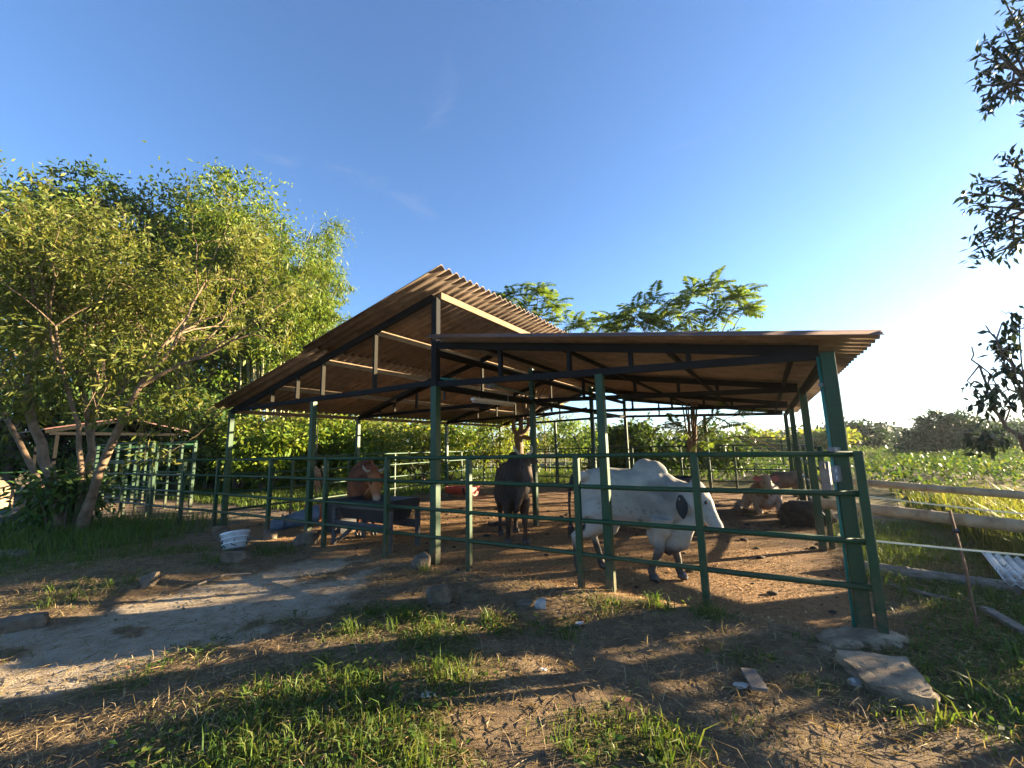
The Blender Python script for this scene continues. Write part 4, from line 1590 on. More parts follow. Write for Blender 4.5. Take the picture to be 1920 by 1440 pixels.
def coat_orange(V):
    n1_ = n3(V, 3.)
    c = np.tile(np.array([.15, .042, .013]), (len(V), 1)) * (.55 + .95 * sm(.35, .65, n1_))[:, None]
    k = sm(.42, .2, np.linalg.norm(V - np.array(P(.30, -.02)), axis=1))
    c = c * (1 - k[:, None]) + k[:, None] * np.array([.36, .13, .045])
    mz = sm(.16, .05, np.linalg.norm(V - np.array(P(.50, -.05)), axis=1))
    c = c * (1 - mz[:, None]) + mz[:, None] * np.array([.55, .36, .24])
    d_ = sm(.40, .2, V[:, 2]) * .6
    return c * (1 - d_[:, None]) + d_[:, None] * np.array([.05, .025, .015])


fd = unit((.50, .10, -.86))
side = np.cross(u, fd)
ex = []
for sd2 in (1, -1):
    rs_ = side * sd2
    b0 = P(.01, -.02) + rs_ * .10
    ex.append(('ear', ear_mb(b0, b0 + rs_ * .23 + np.array([-.03, 0, -.08]), .075, (.9, 0, .1)), plain('russet_ear', (.07, .02, .010), (.13, .04, .018), 12, .8, bmp=.2)))
    ex.append(('eye', eye_mb(P(.17, .02) + rs_ * .088, .024), M['eye']))
    ex.append(('nostril', eye_mb(P(.485, -.03) + rs_ * .045, .016), M['eye']))
    hb_ = P(-.05, .05) + rs_ * .08
    m = MB()
    m.tube([hb_, hb_ + rs_ * .07 + u * .02, hb_ + rs_ * .12 + u * .04 - fd * .05, hb_ + rs_ * .13 + u * .05 - fd * .11], [.028, .026, .018, .005], 9)
    ex.append(('horn', m, M['horn']))
for (fx, fy) in hf:
    ex.append(('hoof', hoof_mb((fx, fy, 0), .062), M['hoof']))
ex.append(('tail', tail_mb([(.04, 0, 1.32), (-.05, .0, 1.26), (-.10, 0, 1.05), (-.11, 0, .80), (-.10, 0, .5)], [.045, .038, .024, .018, .03]), M['ear_black']))
yaw_o = math.atan2(-8.3, 3.0) + R(6)
muz = W(6.85, .50, 0)
off = np.array([math.cos(yaw_o), math.sin(yaw_o), 0]) * 1.82
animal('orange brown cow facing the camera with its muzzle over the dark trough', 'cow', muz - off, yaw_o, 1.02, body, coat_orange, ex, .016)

# --- brown and white cow lying down, facing the camera
hl, P, u = head_lofts((1.50, .04, .94), (.70, .16, -.66), 1.0)
xs = [.0, .08, .2, .4, .6, .8, 1.0, 1.15, 1.28, 1.36]
body = [loft([(x, 0, z) for x, z in zip(xs, [.40, .40, .41, .42, .43, .44, .45, .47, .50, .52])], [.10, .22, .32, .38, .41, .40, .35, .28, .20, .12],
             [.14, .24, .31, .36, .38, .39, .39, .36, .28, .16], 20)] + hl + [
    loft([(1.02, 0, .60), (1.20, .01, .72), (1.36, .02, .84), (1.48, .04, .92)], [.24, .18, .14, .11], [.30, .24, .18, .13], 18, up=(-.5, 0, 1)),
    ball((.98, 0, .86), (.19, .12, .14)),
    loft([(1.56, .05, .72), (1.50, .02, .52), (1.42, 0, .34), (1.28, 0, .20)], [.03, .05, .07, .06], [.07, .12, .14, .10], 12, up=(1, 0, .4)),
    limb([(1.10, .24, .36), (1.28, .27, .20), (1.46, .26, .10)], [.12, .09, .065]), limb([(1.46, .26, .10), (1.30, .24, .055), (1.16, .22, .05)], [.062, .045, .05]),
    limb([(1.10, -.22, .36), (1.30, -.24, .20), (1.52, -.20, .10)], [.12, .09, .065]), limb([(1.52, -.20, .10), (1.36, -.16, .055), (1.20, -.14, .05)], [.062, .045, .05]),
    limb([(.20, -.30, .40), (.42, -.42, .28), (.62, -.47, .15)], [.20, .15, .09]), limb([(.62, -.47, .13), (.46, -.50, .06), (.30, -.50, .05), (.46, -.54, .05)], [.085, .05, .05, .04])]


def coat_pied(V):
    n1_ = n3(V, 3.0, 2)
    w = np.array([.44, .32, .23])
    b = np.array([.21, .088, .036])
    k = sm(.44, .52, n1_ + .10 * sm(.7, .4, V[:, 2]) - .06)
    k = np.maximum(k * .95, .0)
    c = b * (1 - k[:, None]) + w * k[:, None]
    fk = sm(.34, .2, np.linalg.norm(V - np.array(P(.10, 0)), axis=1))
    c = c * (1 - fk[:, None]) + fk[:, None] * np.array([.40, .27, .17])
    mz = sm(.14, .05, np.linalg.norm(V - np.array(P(.50, -.05)), axis=1))
    return c * (1 - mz[:, None]) + mz[:, None] * np.array([.4, .25, .19])


fd = unit((.70, .16, -.66))
side = np.cross(u, fd)
ex = []
pink = plain('pink_glow_ear', (.30, .06, .045), (.42, .11, .08), 10, .7, bmp=.1)  # sun glowing through the ears, put into the base colour
for sd2 in (1, -1):
    rs_ = side * sd2
    b0 = P(.0, -.02) + rs_ * .10
    ex.append(('ear', ear_mb(b0, b0 + rs_ * .22 + np.array([-.02, 0, .0]), .075, (.9, 0, .1)), pink))
    ex.append(('eye', eye_mb(P(.17, .02) + rs_ * .088, .022), M['eye']))
    ex.append(('nostril', eye_mb(P(.485, -.03) + rs_ * .045, .016), M['eye']))
ex.append(('tail', tail_mb([(.02, 0, .60), (-.08, .05, .35), (-.02, .3, .08), (.15, .42, .04)], [.04, .03, .02, .02]), M['ear_black']))
yaw_l = math.atan2(-9.6, -5.5) + R(2)
q0 = np.array([5.6, 9.55, 0])
off = np.array([math.cos(yaw_l), math.sin(yaw_l), 0]) * 1.35
animal('brown and white cow lying on the pen floor with pink lit ears', 'cow', q0 - off, yaw_l, .86, body, coat_pied, ex, .017)

# --- young grey brown animal behind it, side on
legs, hf = std_legs((1.14, .12), (1.06, -.12), (.16, .14), (.28, -.14))
hl, P, u = head_lofts((1.62, 0, .80), (.55, 0, -.84), .9)
body = [trunk_std(.0)] + legs + hl + [loft([(1.04, 0, 1.02), (1.26, 0, .98), (1.46, 0, .90), (1.60, 0, .80)], [.20, .15, .12, .10], [.28, .2, .16, .13], 16)]


def coat_fawn(V):
    n1_ = n3(V, 3.5, 4)
    c = np.tile(np.array([.115, .085, .062]), (len(V), 1)) * (.7 + .6 * sm(.35, .65, n1_))[:, None]
    k = sm(.55, .3, V[:, 2]) * .5
    return c * (1 - k[:, None]) + k[:, None] * np.array([.22, .17, .13])


ex = [('hoof', hoof_mb((fx, fy, 0), .06), M['hoof']) for fx, fy in hf]
for sd2 in (1, -1):
    b0 = P(.0, -.02) + np.array([0, .09 * sd2, 0])
    ex.append(('ear', ear_mb(b0, b0 + np.array([-.05, .2 * sd2, -.03]), .06, (.9, 0, .1)), M['ear_black']))
ex.append(('tail', tail_mb([(.04, 0, 1.28), (-.06, .0, 1.2), (-.09, 0, .95), (-.08, 0, .6)], [.04, .034, .02, .03]), M['rope']))
animal('young grey brown animal grazing behind the reclining cow by the right fence', 'calf', at(1512, 940, 11.6) * (1, 1, 0), math.atan2(.25, -1), .60, body, coat_fawn, ex, .018, name='calf')


# ------------------------------------------------------------------ vegetation
def leaf_arrays(C, Dv, N, ln, wd, fold=.25):
    """folded two-triangle leaves: base C, direction Dv, face normal N, length ln, half width wd"""
    Dv = Dv / (np.linalg.norm(Dv, axis=1, keepdims=True) + 1e-9)
    S = np.cross(Dv, N)
    S /= (np.linalg.norm(S, axis=1, keepdims=True) + 1e-9)
    Nn = np.cross(S, Dv)
    ln, wd = ln[:, None], wd[:, None]
    mid = C + Dv * ln * .45 - Nn * wd * fold
    v = np.stack([C, mid + S * wd + Nn * wd * fold, C + Dv * ln - np.array([0, 0, 1.]) * ln * .08, mid - S * wd + Nn * wd * fold], 1).reshape(-1, 3)
    k = np.arange(len(C))[:, None] * 4
    t = np.concatenate([k + np.array([[0, 1, 2]]), k + np.array([[0, 2, 3]])], 0)
    return v, t


def rnd_unit(n, g):
    v = g.normal(size=(n, 3))
    return v / np.linalg.norm(v, axis=1, keepdims=True)


def crown_leaves(blobs, n, ln, wd, g, droop=.5, clump=26, clump_r=.28, shell=.62, up=.15, lobe=.5):
    """leaves gathered in clumps on and inside the given blobs (centre, radii)"""
    blobs = [(np.array(c, float), np.array(r, float)) for c, r in blobs]
    vol = np.array([np.prod(r) ** .8 for _, r in blobs])
    nc = max(1, n // clump)
    pick = g.choice(len(blobs), nc, p=vol / vol.sum())
    cen = np.array([blobs[i][0] for i in pick])
    rad = np.array([blobs[i][1] for i in pick])
    u_ = rnd_unit(nc, g)
    rr = shell + (1 - shell) * g.random(nc) ** .6
    inner = g.random(nc) < .22
    rr = np.where(inner, g.random(nc) * .8, rr)
    cc = cen + u_ * rad * rr[:, None]
    # each clump leans outward
    k = np.repeat(np.arange(nc), clump)
    sc_ = clump_r * (.5 + g.random(nc))
    P_ = cc[k] + g.normal(size=(len(k), 3)) * sc_[k][:, None] * np.array([1, 1, .62])
    D_ = u_[k] * .8 + rnd_unit(len(k), g) * .9 + np.array([0, 0, -droop])
    out = (P_ - cc[k]) / (sc_[k][:, None] + 1e-6)
    N_ = np.array([0, 0, up]) + rnd_unit(len(k), g) * .45 + u_[k] * .25 + out * lobe
    l_ = ln * (.6 + .8 * g.random(len(k)))
    w_ = wd * (.7 + .6 * g.random(len(k)))
    return leaf_arrays(P_, D_, N_, l_, w_)


def grow(mb, p, d_, ln, r, depth, g, tips, spread=.55, rise=.25, n=7, shrink=.72, kids=(2, 3)):
    """a limb that wanders, tapers and divides; collects twig segments in tips"""
    p = np.array(p, float)
    d_ = unit(d_)
    pts, rad = [p], [r]
    steps = 4
    for i in range(steps):
        d_ = unit(d_ + g.normal(0, .13, 3) + np.array([0, 0, rise * .15]))
        p = p + d_ * ln / steps
        pts.append(p)
        rad.append(r * (1 - .32 * (i + 1) / steps))
    mb.tube(pts, rad, n, caps=False)
    if depth <= 2:
        for i in range(1, len(pts)):
            tips.append((pts[i - 1], pts[i], depth))
    if depth == 0:
        return
    for k in range(g.integers(kids[0], kids[1] + 1)):
        nd = unit(d_ + spread * rnd_unit(1, g)[0] + np.array([0, 0, rise]))
        grow(mb, pts[-1] if k < 2 else pts[-2], nd, ln * shrink * (.8 + .4 * g.random()), rad[-1] * (.78 if k == 0 else .62), depth - 1, g, tips,
             spread, rise, max(5, n - 1), shrink, kids)


def twig_leaves(tips, per, ln, wd, g, droop=.35, jitter=.05, up=.2):
    a_ = np.array([t[0] for t in tips])
    b_ = np.array([t[1] for t in tips])
    k = np.repeat(np.arange(len(tips)), per)
    q = g.random(len(k))[:, None]
    P_ = a_[k] * (1 - q) + b_[k] * q + g.normal(0, jitter, (len(k), 3))
    D_ = (b_ - a_)[k]
    D_ = D_ / (np.linalg.norm(D_, axis=1, keepdims=True) + 1e-9) * .7 + rnd_unit(len(k), g) * .9 + np.array([0, 0, -droop])
    N_ = np.array([0, 0, up]) + rnd_unit(len(k), g) * .7
    return leaf_arrays(P_, D_, N_, ln * (.6 + .7 * g.random(len(k))), wd * (.7 + .6 * g.random(len(k))))


def leaf_part(name, vt, mat, root):
    v, t = vt
    return tag(link(name, tri_mesh(name, v - ORG[root.name], t, mat), root), kind='stuff')


# --- near left tree: several leaning stems, fine narrow leaves
g = np.random.default_rng(21)
tb = np.array([-10.1, 9.6, 0])
nt_ = thing('leaning_tree', 'many stemmed tree with tan bark and narrow olive leaves in the left foreground', 'tree', tb)
wood = MB()
tips = []
stems = [([(118, 1010, 9.4), (98, 900, 9.4), (62, 800, 9.4), (52, 740, 9.4)], .15, ((-.35, .1, 1), (.3, -.1, 1), (-.7, -.3, .8))),
         ([(128, 1010, 9.6), (145, 930, 9.7), (172, 850, 9.8), (165, 790, 9.9)], .13, ((-.2, .3, 1), (.35, .0, 1), (.1, -.5, 1))),
         ([(150, 985, 9.3), (188, 880, 9.2), (232, 780, 9.1), (262, 725, 9.0)], .125, ((.5, -.2, 1), (.9, .1, .7), (.2, .3, 1))),
         ([(172, 862, 9.8), (176, 800, 9.8), (180, 745, 9.7)], .07, ((.1, -.3, 1), (.5, .3, .9))),
         ([(140, 1005, 9.5), (152, 900, 9.3), (150, 800, 9.2), (128, 735, 9.1)], .08, ((-.3, -.2, 1), (.2, -.4, 1))),
         ([(104, 1008, 9.7), (70, 900, 9.9), (20, 800, 10), (-8, 740, 10)], .09, ((-.4, .2, 1), (.2, .3, 1)))]
for pl, r0, dirs in stems:
    pts = [at(*q) for q in pl]
    pts[0][2] = min(pts[0][2], -.05) if pl[0][1] > 950 else pts[0][2]
    fine = []
    for i in range(len(pts) - 1):
        for q in (0, .33, .66):
            fine.append(pts[i] * (1 - q) + pts[i + 1] * q + g.normal(0, .015, 3))
    fine.append(pts[-1])
    wood.tube(fine, [.62 * r0 * (1.25 - .6 * i / len(fine)) if i > 1 else r0 * .9 for i in range(len(fine))], 10, caps=False)
    for dv in dirs:
        grow(wood, pts[-1], dv, 1.5, r0 * .42, 4, g, tips, .7, .10, 8, .76)
wood.build('trunk', M['bark'], nt_, smooth=True)
leaf_part('crown', twig_leaves(tips, max(4, int(22000 / len(tips))), .165, .022, g, .30, .07), L['near'], nt_)
nb = [(at(px, py, Y_), np.array([rx, rx, rz])) for px, py, Y_, rx, rz in
      ((60, 480, 9.6, 1.3, .9), (170, 520, 9.8, 1.5, .9), (30, 600, 9.3, 1.1, .9), (150, 640, 9.4, 1.5, .9), (280, 560, 9.6, 1.2, .8), (270, 680, 9.3, 1.2, .8), (325, 650, 9.6, .9, .7),
       (345, 745, 9.4, .7, .6), (220, 770, 9.0, .8, .45), (20, 770, 9.2, .8, .5), (290, 850, 9.6, .5, .4), (100, 720, 9.2, 1.0, .6), (330, 790, 9.5, .6, .5), (60, 400, 9.8, .9, .6), (200, 440, 9.9, 1.0, .5), (-30, 520, 9.5, 1.4, 1.2), (-20, 680, 9.5, 1.0, .7))]
leaf_part('foliage', crown_leaves(nb, 16000, .165, .022, g, .30, 18, .17, .15), L['near'], nt_)
m = MB()
for c_, r_ in nb:
    for k in range(9):
        e_ = c_ + rnd_unit(1, g)[0] * r_ * (.4 + .6 * g.random())
        s_ = tips[int(np.argmin([np.linalg.norm(t[1] - e_) for t in tips]))][0] * .5 + c_ * .5
        m.tube([s_, s_ * .5 + e_ * .5 + g.normal(0, .08, 3), e_], [.011, .008, .003], 5, caps=False)
tag(m.build('twigs', M['bark'], nt_), kind='stuff')
print('near tree tips', len(tips))
# undergrowth at its foot
us = thing('leafy_undergrowth', 'dark green leafy bush growing round the foot of the leaning tree', 'bush', tb + (.3, -.2, 0))
m = MB()
for k in range(14):
    t_ = g.random() * 6.28
    q = tb + np.array([.3 + .3 * math.cos(t_), -.2 + .2 * math.sin(t_), 0])
    m.tube([q, q + (.15 * math.cos(t_), .1 * math.sin(t_), .6), q + (.45 * math.cos(t_), .35 * math.sin(t_), 1.2)], [.014, .01, .004], 5)
m.build('stems', M['bark_dark'], us)
leaf_part('foliage', crown_leaves([(tb + (.1, -.2, .95), (.6, .5, .5)), (tb + (.55, -.1, .7), (.4, .4, .4)), (tb + (-.4, -.1, .65), (.4, .4, .4))], 1400, .20, .035, g, .5, 13, .18, .3), L['broad'], us)


# --- generic tree
def tree(name, label, base, h, blobs, n, ln, wd, mat, bark, g, group=None, trunk_r=.16, droop=.5, clump=26, clump_r=.3, lean=(0, 0), shell=.62, up=.15, tname='trunk'):
    base = np.array(base, float)
    t = thing(name, label, 'tree' if 'tree' in name or 'bamboo' not in name else 'bamboo', base, group)
    m = MB()
    top = base + np.array([lean[0], lean[1], h])
    mid = base * .5 + top * .5 + np.array([g.normal(0, .08 * h * .3), g.normal(0, .08 * h * .3), 0])
    m.tube([base - (0, 0, .1), base * .8 + mid * .2, mid, top], [trunk_r * 1.3, trunk_r, trunk_r * .75, trunk_r * .3], 9, caps=False)
    for c, r in blobs:
        c = np.array(c, float)
        q = base + (top - base) * (.35 + .4 * g.random())
        e = base + c
        m.tube([q, q * .5 + e * .5 + np.array([0, 0, -.06 * h * g.random()]), e, e + np.array(r) * g.normal(0, .4, 3)], [trunk_r * .5, trunk_r * .35, trunk_r * .2, .01], 6, caps=False)
    m.build(tname, bark, t, smooth=True)
    leaf_part('crown', crown_leaves([(base + np.array(c), r) for c, r in blobs], n, ln, wd, g, droop, clump, clump_r, shell, up), mat, t)
    return t


# --- tall trees and bamboo behind on the left
def big(px, py_top, Y, label, wide, n, mat, seed, group, name='dense_tree', ln=.25, wd=.062, droop=.5, lobes=11):
    g = np.random.default_rng(seed)
    top = at(px, py_top, Y)
    base = np.array([top[0], top[1], 0])
    h = top[2]
    bl = []
    for k in range(lobes):
        t_ = 2.4 * k + g.random()
        q = .22 + .72 * (k / (lobes - 1))
        wr = wide * (.35 + .75 * math.sin(math.pi * min(1, q * .80 + .12))) * (.55 + .5 * g.random())
        bl.append(((wr * math.cos(t_) * .8, wr * math.sin(t_) * .55, h * q * .93), np.array([wide * .46, wide * .42, h * .13]) * (.8 + .5 * g.random())))
    bl.append(((0, 0, h * .92), (wide * .32, wide * .3, h * .07)))
    return tree(name, label, base, h * .85, bl, n, ln, wd, L[mat], M['bark_dark'], g, group, .2, droop, 85, wide * .105, shell=.82)


GB = 'tall trees behind the left fence'
big(150, 348, 21, 'tall dark tree at the far left behind the leaning tree', 4.4, 34000, 'broad', 1, GB)
big(20, 405, 19, 'tree half out of frame at the left edge behind the leaning tree', 3.8, 14000, 'broad', 2, GB)
big(300, 372, 23, 'dark green tree between the leaning tree and the bamboo', 4.6, 34000, 'broad', 3, GB)
big(415, 368, 24, 'broad bright topped tree standing left of the bamboo', 4.5, 36000, 'bamboo', 4, GB, ln=.25, wd=.058)


for px, py, Y_, n_, lb in ((45, 730, 19, 5000, 'dark low tree at the far left behind the white sacks'), (135, 735, 20, 5000, 'dark low tree behind the small shed at its left end'),
                          (235, 725, 21, 6000, 'dark low tree right behind the small shed'), (330, 735, 20, 6000, 'low leafy tree between the chute and the shed'),
                          (405, 745, 20, 5000, 'low leafy tree behind the pale three rail fence left of the shed corner')):
    big(px, py, Y_, lb, 2.6, n_, 'broad', px, 'low trees behind the chute', name='low_tree', ln=.26, wd=.065, lobes=9)


def bamboo(px, py_top, Y, label, wide, n, seed, nculm=34):
    g = np.random.default_rng(seed)
    top = at(px, py_top, Y)
    base = np.array([top[0], top[1], 0])
    h = top[2]
    t = thing('bamboo_clump', label, 'bamboo', base, 'bamboo clumps behind the left fence')
    m = MB()
    bl = []
    for k in range(nculm):
        a_ = g.random() * 6.28
        r0 = wide * .28 * math.sqrt(g.random())
        q = base + np.array([r0 * math.cos(a_), r0 * math.sin(a_), 0])
        hh = h * (.75 + .27 * g.random())
        out = wide * (.25 + .65 * g.random())
        pts = [q + np.array([math.cos(a_) * out * s ** 2.4, math.sin(a_) * out * s ** 2.4, hh * 1.12 * (s - .12 * s ** 4)]) for s in np.linspace(0, 1, 9)]
        m.tube(pts, [.055 * (1 - .88 * s) for s in np.linspace(0, 1, 9)], 6, caps=False)
        for s in (4, 5, 6, 7, 8):
            bl.append((pts[s] - np.array([0, 0, .2]), np.array([wide * .17, wide * .17, h * .055]) * (.7 + .6 * g.random())))
    m.build('culms', M['culm'], t, smooth=True)
    leaf_part('crown', crown_leaves(bl, int(n * 1.3), .25, .03, g, .8, 60, wide * .075, .5, .25, .8), L['bamboo'], t)


bamboo(520, 405, 23, 'tall arching bamboo clump with pale canes left of the shed roof', 4.2, 32000, 5)
bamboo(565, 515, 24, 'lower bright bamboo clump touching the shed roof line', 2.9, 22000, 6)
bamboo(455, 365, 26, 'feathery topped bamboo clump rising over the broad tree', 3.4, 12000, 7)

# --- lit shrubs behind the back pen
def shrub_proto(label, seed, n=3000, mat='shrub', ln=.20, wd=.05, h=3.2, wide=2.0):
    g = np.random.default_rng(seed)
    t = thing('shrub', label, 'shrub', (0, 0, 0), 'sunlit shrubs behind the corral')
    m = MB()
    bl = []
    for k in range(9):
        a_ = g.random() * 6.28
        e = np.array([math.cos(a_) * wide * .6 * g.random(), math.sin(a_) * wide * .6 * g.random(), h * (.25 + .6 * g.random())])
        m.tube([(.1 * math.cos(a_), .1 * math.sin(a_), -.1), e * (.5, .5, .55), e], [.05, .035, .012], 6, caps=False)
        bl.append((e, np.array([wide * .5, wide * .5, h * .2]) * (.7 + .5 * g.random())))
    m.build('stems', M['bark_dark'], t, smooth=True)
    leaf_part('foliage', crown_leaves(bl, n, ln, wd, g, .4, 20, .22, .45), L[mat], t)
    return t


sp = [(455, 785, 19), (508, 800, 17.5), (560, 778, 20.5), (620, 772, 22), (668, 790, 19.5), (735, 775, 22), (790, 785, 20), (840, 792, 21), (700, 768, 26), (590, 765, 27)]
wd_ = ['at the foot of the bamboo canes', 'low and left of the second shed post', 'just left of the hanging fibre bundle', 'straight above the black bin',
       'above the orange cow', 'right of the back left shed post', 'in the gap before the front middle post', 'just right of the front middle post',
       'tall and far back over the orange cow', 'tall and far back over the black bin']
protos = [shrub_proto('a', 41), shrub_proto('b', 42, mat='bamboo', ln=.24), shrub_proto('c', 43, wide=2.4)]
used_p = set()
for k, (px, py, Y_) in enumerate(sp):
    pr = protos[k % 3]
    tp = at(px, py, Y_)
    lab = ('yellow green shrub ' if k % 3 != 1 else 'green long leaved shrub ') + wd_[k]
    sc_ = tp[2] / 3.05
    if k % 3 not in used_p:
        used_p.add(k % 3)
        o = pr
        o.location = (tp[0], tp[1], 0)
        o.rotation_euler = (0, 0, k * 1.3)
        o.scale = (sc_ * 1.1, sc_ * 1.1, sc_)
        o['label'] = lab
    else:
        copy_tree(pr, (tp[0], tp[1], 0), k * 1.3, (sc_ * 1.1, sc_ * 1.1, sc_), lab)

# --- slender pale trees behind the middle
for k, (px, py, Y_, n, wide, lb) in enumerate(((880, 760, 24, 3200, 2.0, 'slender grey green tree seen under the left roof by the middle post'),
                                               (1020, 775, 26, 2600, 1.9, 'small pale tree behind the forked trunk'),
                                               (1085, 790, 23, 2600, 1.7, 'leafy small tree right of the forked trunk'),
                                               (930, 790, 19, 2000, 1.6, 'bushy sapling left of the forked trunk'))):
    g = np.random.default_rng(60 + k)
    tp = at(px, py, Y_)
    h = tp[2]
    bl = [((wide * .7 * math.cos(2.4 * j), wide * .5 * math.sin(2.4 * j), h * (.35 + .55 * j / 6)), (wide * .5, wide * .5, h * .13)) for j in range(7)]
    tree('small_tree', lb, (tp[0], tp[1], 0), h * .8, bl, n, .20, .04, L['shrub'] if k % 2 else L['pinnate'], M['bark'], g, 'small trees behind the pen', .07, .5, 16, .25, shell=.4)

# --- round green bush and others seen under the right roof
g = np.random.default_rng(71)
q = at(1197, 785, 17.5)
tree('round_tree', 'round leafy tree with a bright top behind the pen under the right roof', (q[0], q[1], 0), q[2] * .8,
     [((0, 0, q[2] * .55), (1.5, 1.3, q[2] * .36)), ((-.4, 0, q[2] * .8), (.8, .8, q[2] * .17)), ((.9, 0, q[2] * .36), (1.0, 1.0, q[2] * .27)), ((-1., .2, q[2] * .36), (.9, 1.0, q[2] * .28))],
     5200, .22, .055, L['broad'], M['bark_dark'], g, None, .12, .5, 20, .2)
q = at(1322, 790, 18.5)
tree('bushy_tree', 'bushy dark tree behind the thin stems under the right roof', (q[0], q[1], 0), q[2] * .8,
     [((0, 0, q[2] * .6), (1.2, 1.1, q[2] * .32)), ((.8, 0, q[2] * .4), (1.0, 1.0, q[2] * .27)), ((-.8, .2, q[2] * .42), (.9, 1.0, q[2] * .28))],
     3600, .22, .05, L['broad'], M['bark_dark'], g, None, .12, .5, 20, .22)

# --- trees with long feathered leaves rising behind the roofs
def frond_mesh(seed, n=9, ln=.62):
    g = np.random.default_rng(seed)
    C, D_, N_, l_, w_ = [], [], [], [], []
    pts = [np.array([ln * s, 0, .10 * math.sin(s * 2.2) * ln - .28 * ln * s * s]) for s in np.linspace(0, 1, n + 2)]
    for i in range(1, n + 2):
        ax_ = unit(pts[i] - pts[i - 1])
        for sg in (-1, 1):
            C.append(pts[i])
            D_.append(ax_ * .55 + np.array([0, sg, 0]) + np.array([0, 0, -.22]) + g.normal(0, .07, 3))
            N_.append((g.normal(0, .12), g.normal(0, .12), 1))
            l_.append(ln * .34 * (.55 + .75 * math.sin(math.pi * (i / (n + 1)) ** .8)))
            w_.append(ln * .055)
    v, t = leaf_arrays(np.array(C), np.array(D_), np.array(N_), np.array(l_), np.array(w_))
    rb = []
    for p_ in pts:
        rb += [p_ + (0, -.006, 0), p_ + (0, .006, 0)]
    b0 = len(v)
    v = np.concatenate([v, np.array(rb)])
    tt = []
    for i in range(len(pts) - 1):
        a_ = b0 + 2 * i
        tt += [(a_, a_ + 1, a_ + 3), (a_, a_ + 3, a_ + 2)]
    t = np.concatenate([t, np.array(tt)])
    return tri_mesh('frond', v, t, L['pinnate'])


FRONDS = [frond_mesh(80 + k) for k in range(4)]


def feather_tree(label, base, stems, heads, g, trunk_r=.09):
    """stems: list of polylines; heads: list of (point, number of fronds, length)"""
    base = np.array(base, float)
    t = thing('feather_leaved_tree', label, 'tree', base)
    m = MB()
    for pts, r0, r1 in stems:
        f_ = []
        for i in range(len(pts) - 1):
            for q in (0, .25, .5, .75):
                f_.append(np.array(pts[i]) * (1 - q) + np.array(pts[i + 1]) * q + g.normal(0, .012, 3))
        f_.append(np.array(pts[-1]))
        m.tube(f_, list(np.linspace(r0, r1, len(f_))), 8, caps=False)
    m.build('trunk', M['bark'], t, smooth=True)
    for p_, n_, sc_ in heads:
        a0 = g.random() * 6.28
        for k in range(n_):
            o = bpy.data.objects.new('frond', FRONDS[g.integers(0, 4)])
            COL.objects.link(o)
            o.parent = t
            o.location = [float(v) for v in (np.array(p_) - base + g.normal(0, .05, 3))]
            o.rotation_euler = (g.normal(0, .25), g.normal(-.18, .32), a0 + 6.28 * k / n_ + g.normal(0, .3))
            s_ = sc_ * (.8 + .4 * g.random())
            o.scale = (s_, s_, s_)
    return t


g = np.random.default_rng(91)
b1 = at(1300, 900, 13.5) * (1, 1, 0)
st, hd = [], []
A = lambda px, py, Y_: at(px, py, Y_)
root_t = b1
for (mid_, top_) in (((1290, 760, 13.2), (1190, 590, 13.0)), ((1285, 740, 13.4), (1250, 575, 13.3)), ((1296, 740, 13.6), (1292, 600, 13.6)), ((1302, 700, 13.5), (1345, 590, 13.2)),
                     ((1300, 730, 13.2), (1330, 545, 13.4)), ((1308, 720, 13.0), (1385, 560, 13.0)), ((1308, 730, 13.7), (1395, 582, 13.6)), ((1280, 760, 13.8), (1150, 600, 13.8))):
    st.append(([root_t, A(*mid_) * .55 + root_t * .45 + (0, 0, .2), A(*mid_), A(*top_)], .045, .012))
    hd.append((A(*top_), 12, 1.05))
    hd.append((A(*mid_) * .45 + A(*top_) * .55, 6, .9))
for (px, py, Y_, n_) in ((1160, 620, 13.2, 10), (1215, 610, 13.2, 12), (1270, 620, 13.4, 10), (1225, 560, 13.2, 9), (1340, 530, 13.2, 9), (1400, 545, 13.2, 6), (1405, 575, 13.4, 6), (1322, 630, 13.4, 8), (1250, 645, 13.3, 8), (1190, 575, 13.4, 9), (1285, 580, 13.3, 9), (1235, 600, 13.5, 9), (1300, 550, 13.2, 8), (1140, 610, 13.3, 8), (1175, 640, 13.3, 8), (1360, 560, 13.3, 7)):
    hd.append((A(px, py, Y_), n_, .95))
for (px, py) in ((1335, 780), (1390, 795), (1410, 770), (1270, 800), (1240, 800), (1330, 830)):
    hd.append((A(px, py, 12.6), 6, .9))
    st.append(([A(1298, 830, 13.3), A(px, py, 12.6) * .6 + A(1298, 830, 13.3) * .4 + (0, 0, .15), A(px, py, 12.6)], .018, .006))
for pl in (((1300, 855, 13.2), (1330, 830, 12.8), (1380, 819, 12.4), (1460, 820, 11.9), (1540, 826, 11.6)), ((1380, 819, 12.4), (1420, 835, 12.2), (1448, 850, 12.)), ((1410, 822, 12.2), (1470, 848, 12.))):
    st.append(([A(*q) for q in pl], .02, .008))
feather_tree('thin stemmed tree with feathered leaves rising above the right roof', b1, st, hd, g)
b2 = at(975, 900, 14.5) * (1, 1, 0)
st = [([b2, A(974, 850, 14.5), A(972, 815, 14.5)], .17, .14)]
for q in ((962, 785, 14.4), (978, 780, 14.6), (993, 783, 14.5), (1000, 800, 14.3)):
    st.append(([A(972, 818, 14.5), A((q[0] + 972) / 2 + (q[0] - 972) * .3, q[1] + 22, 14.5), A(*q)], .085, .07))
hd = []
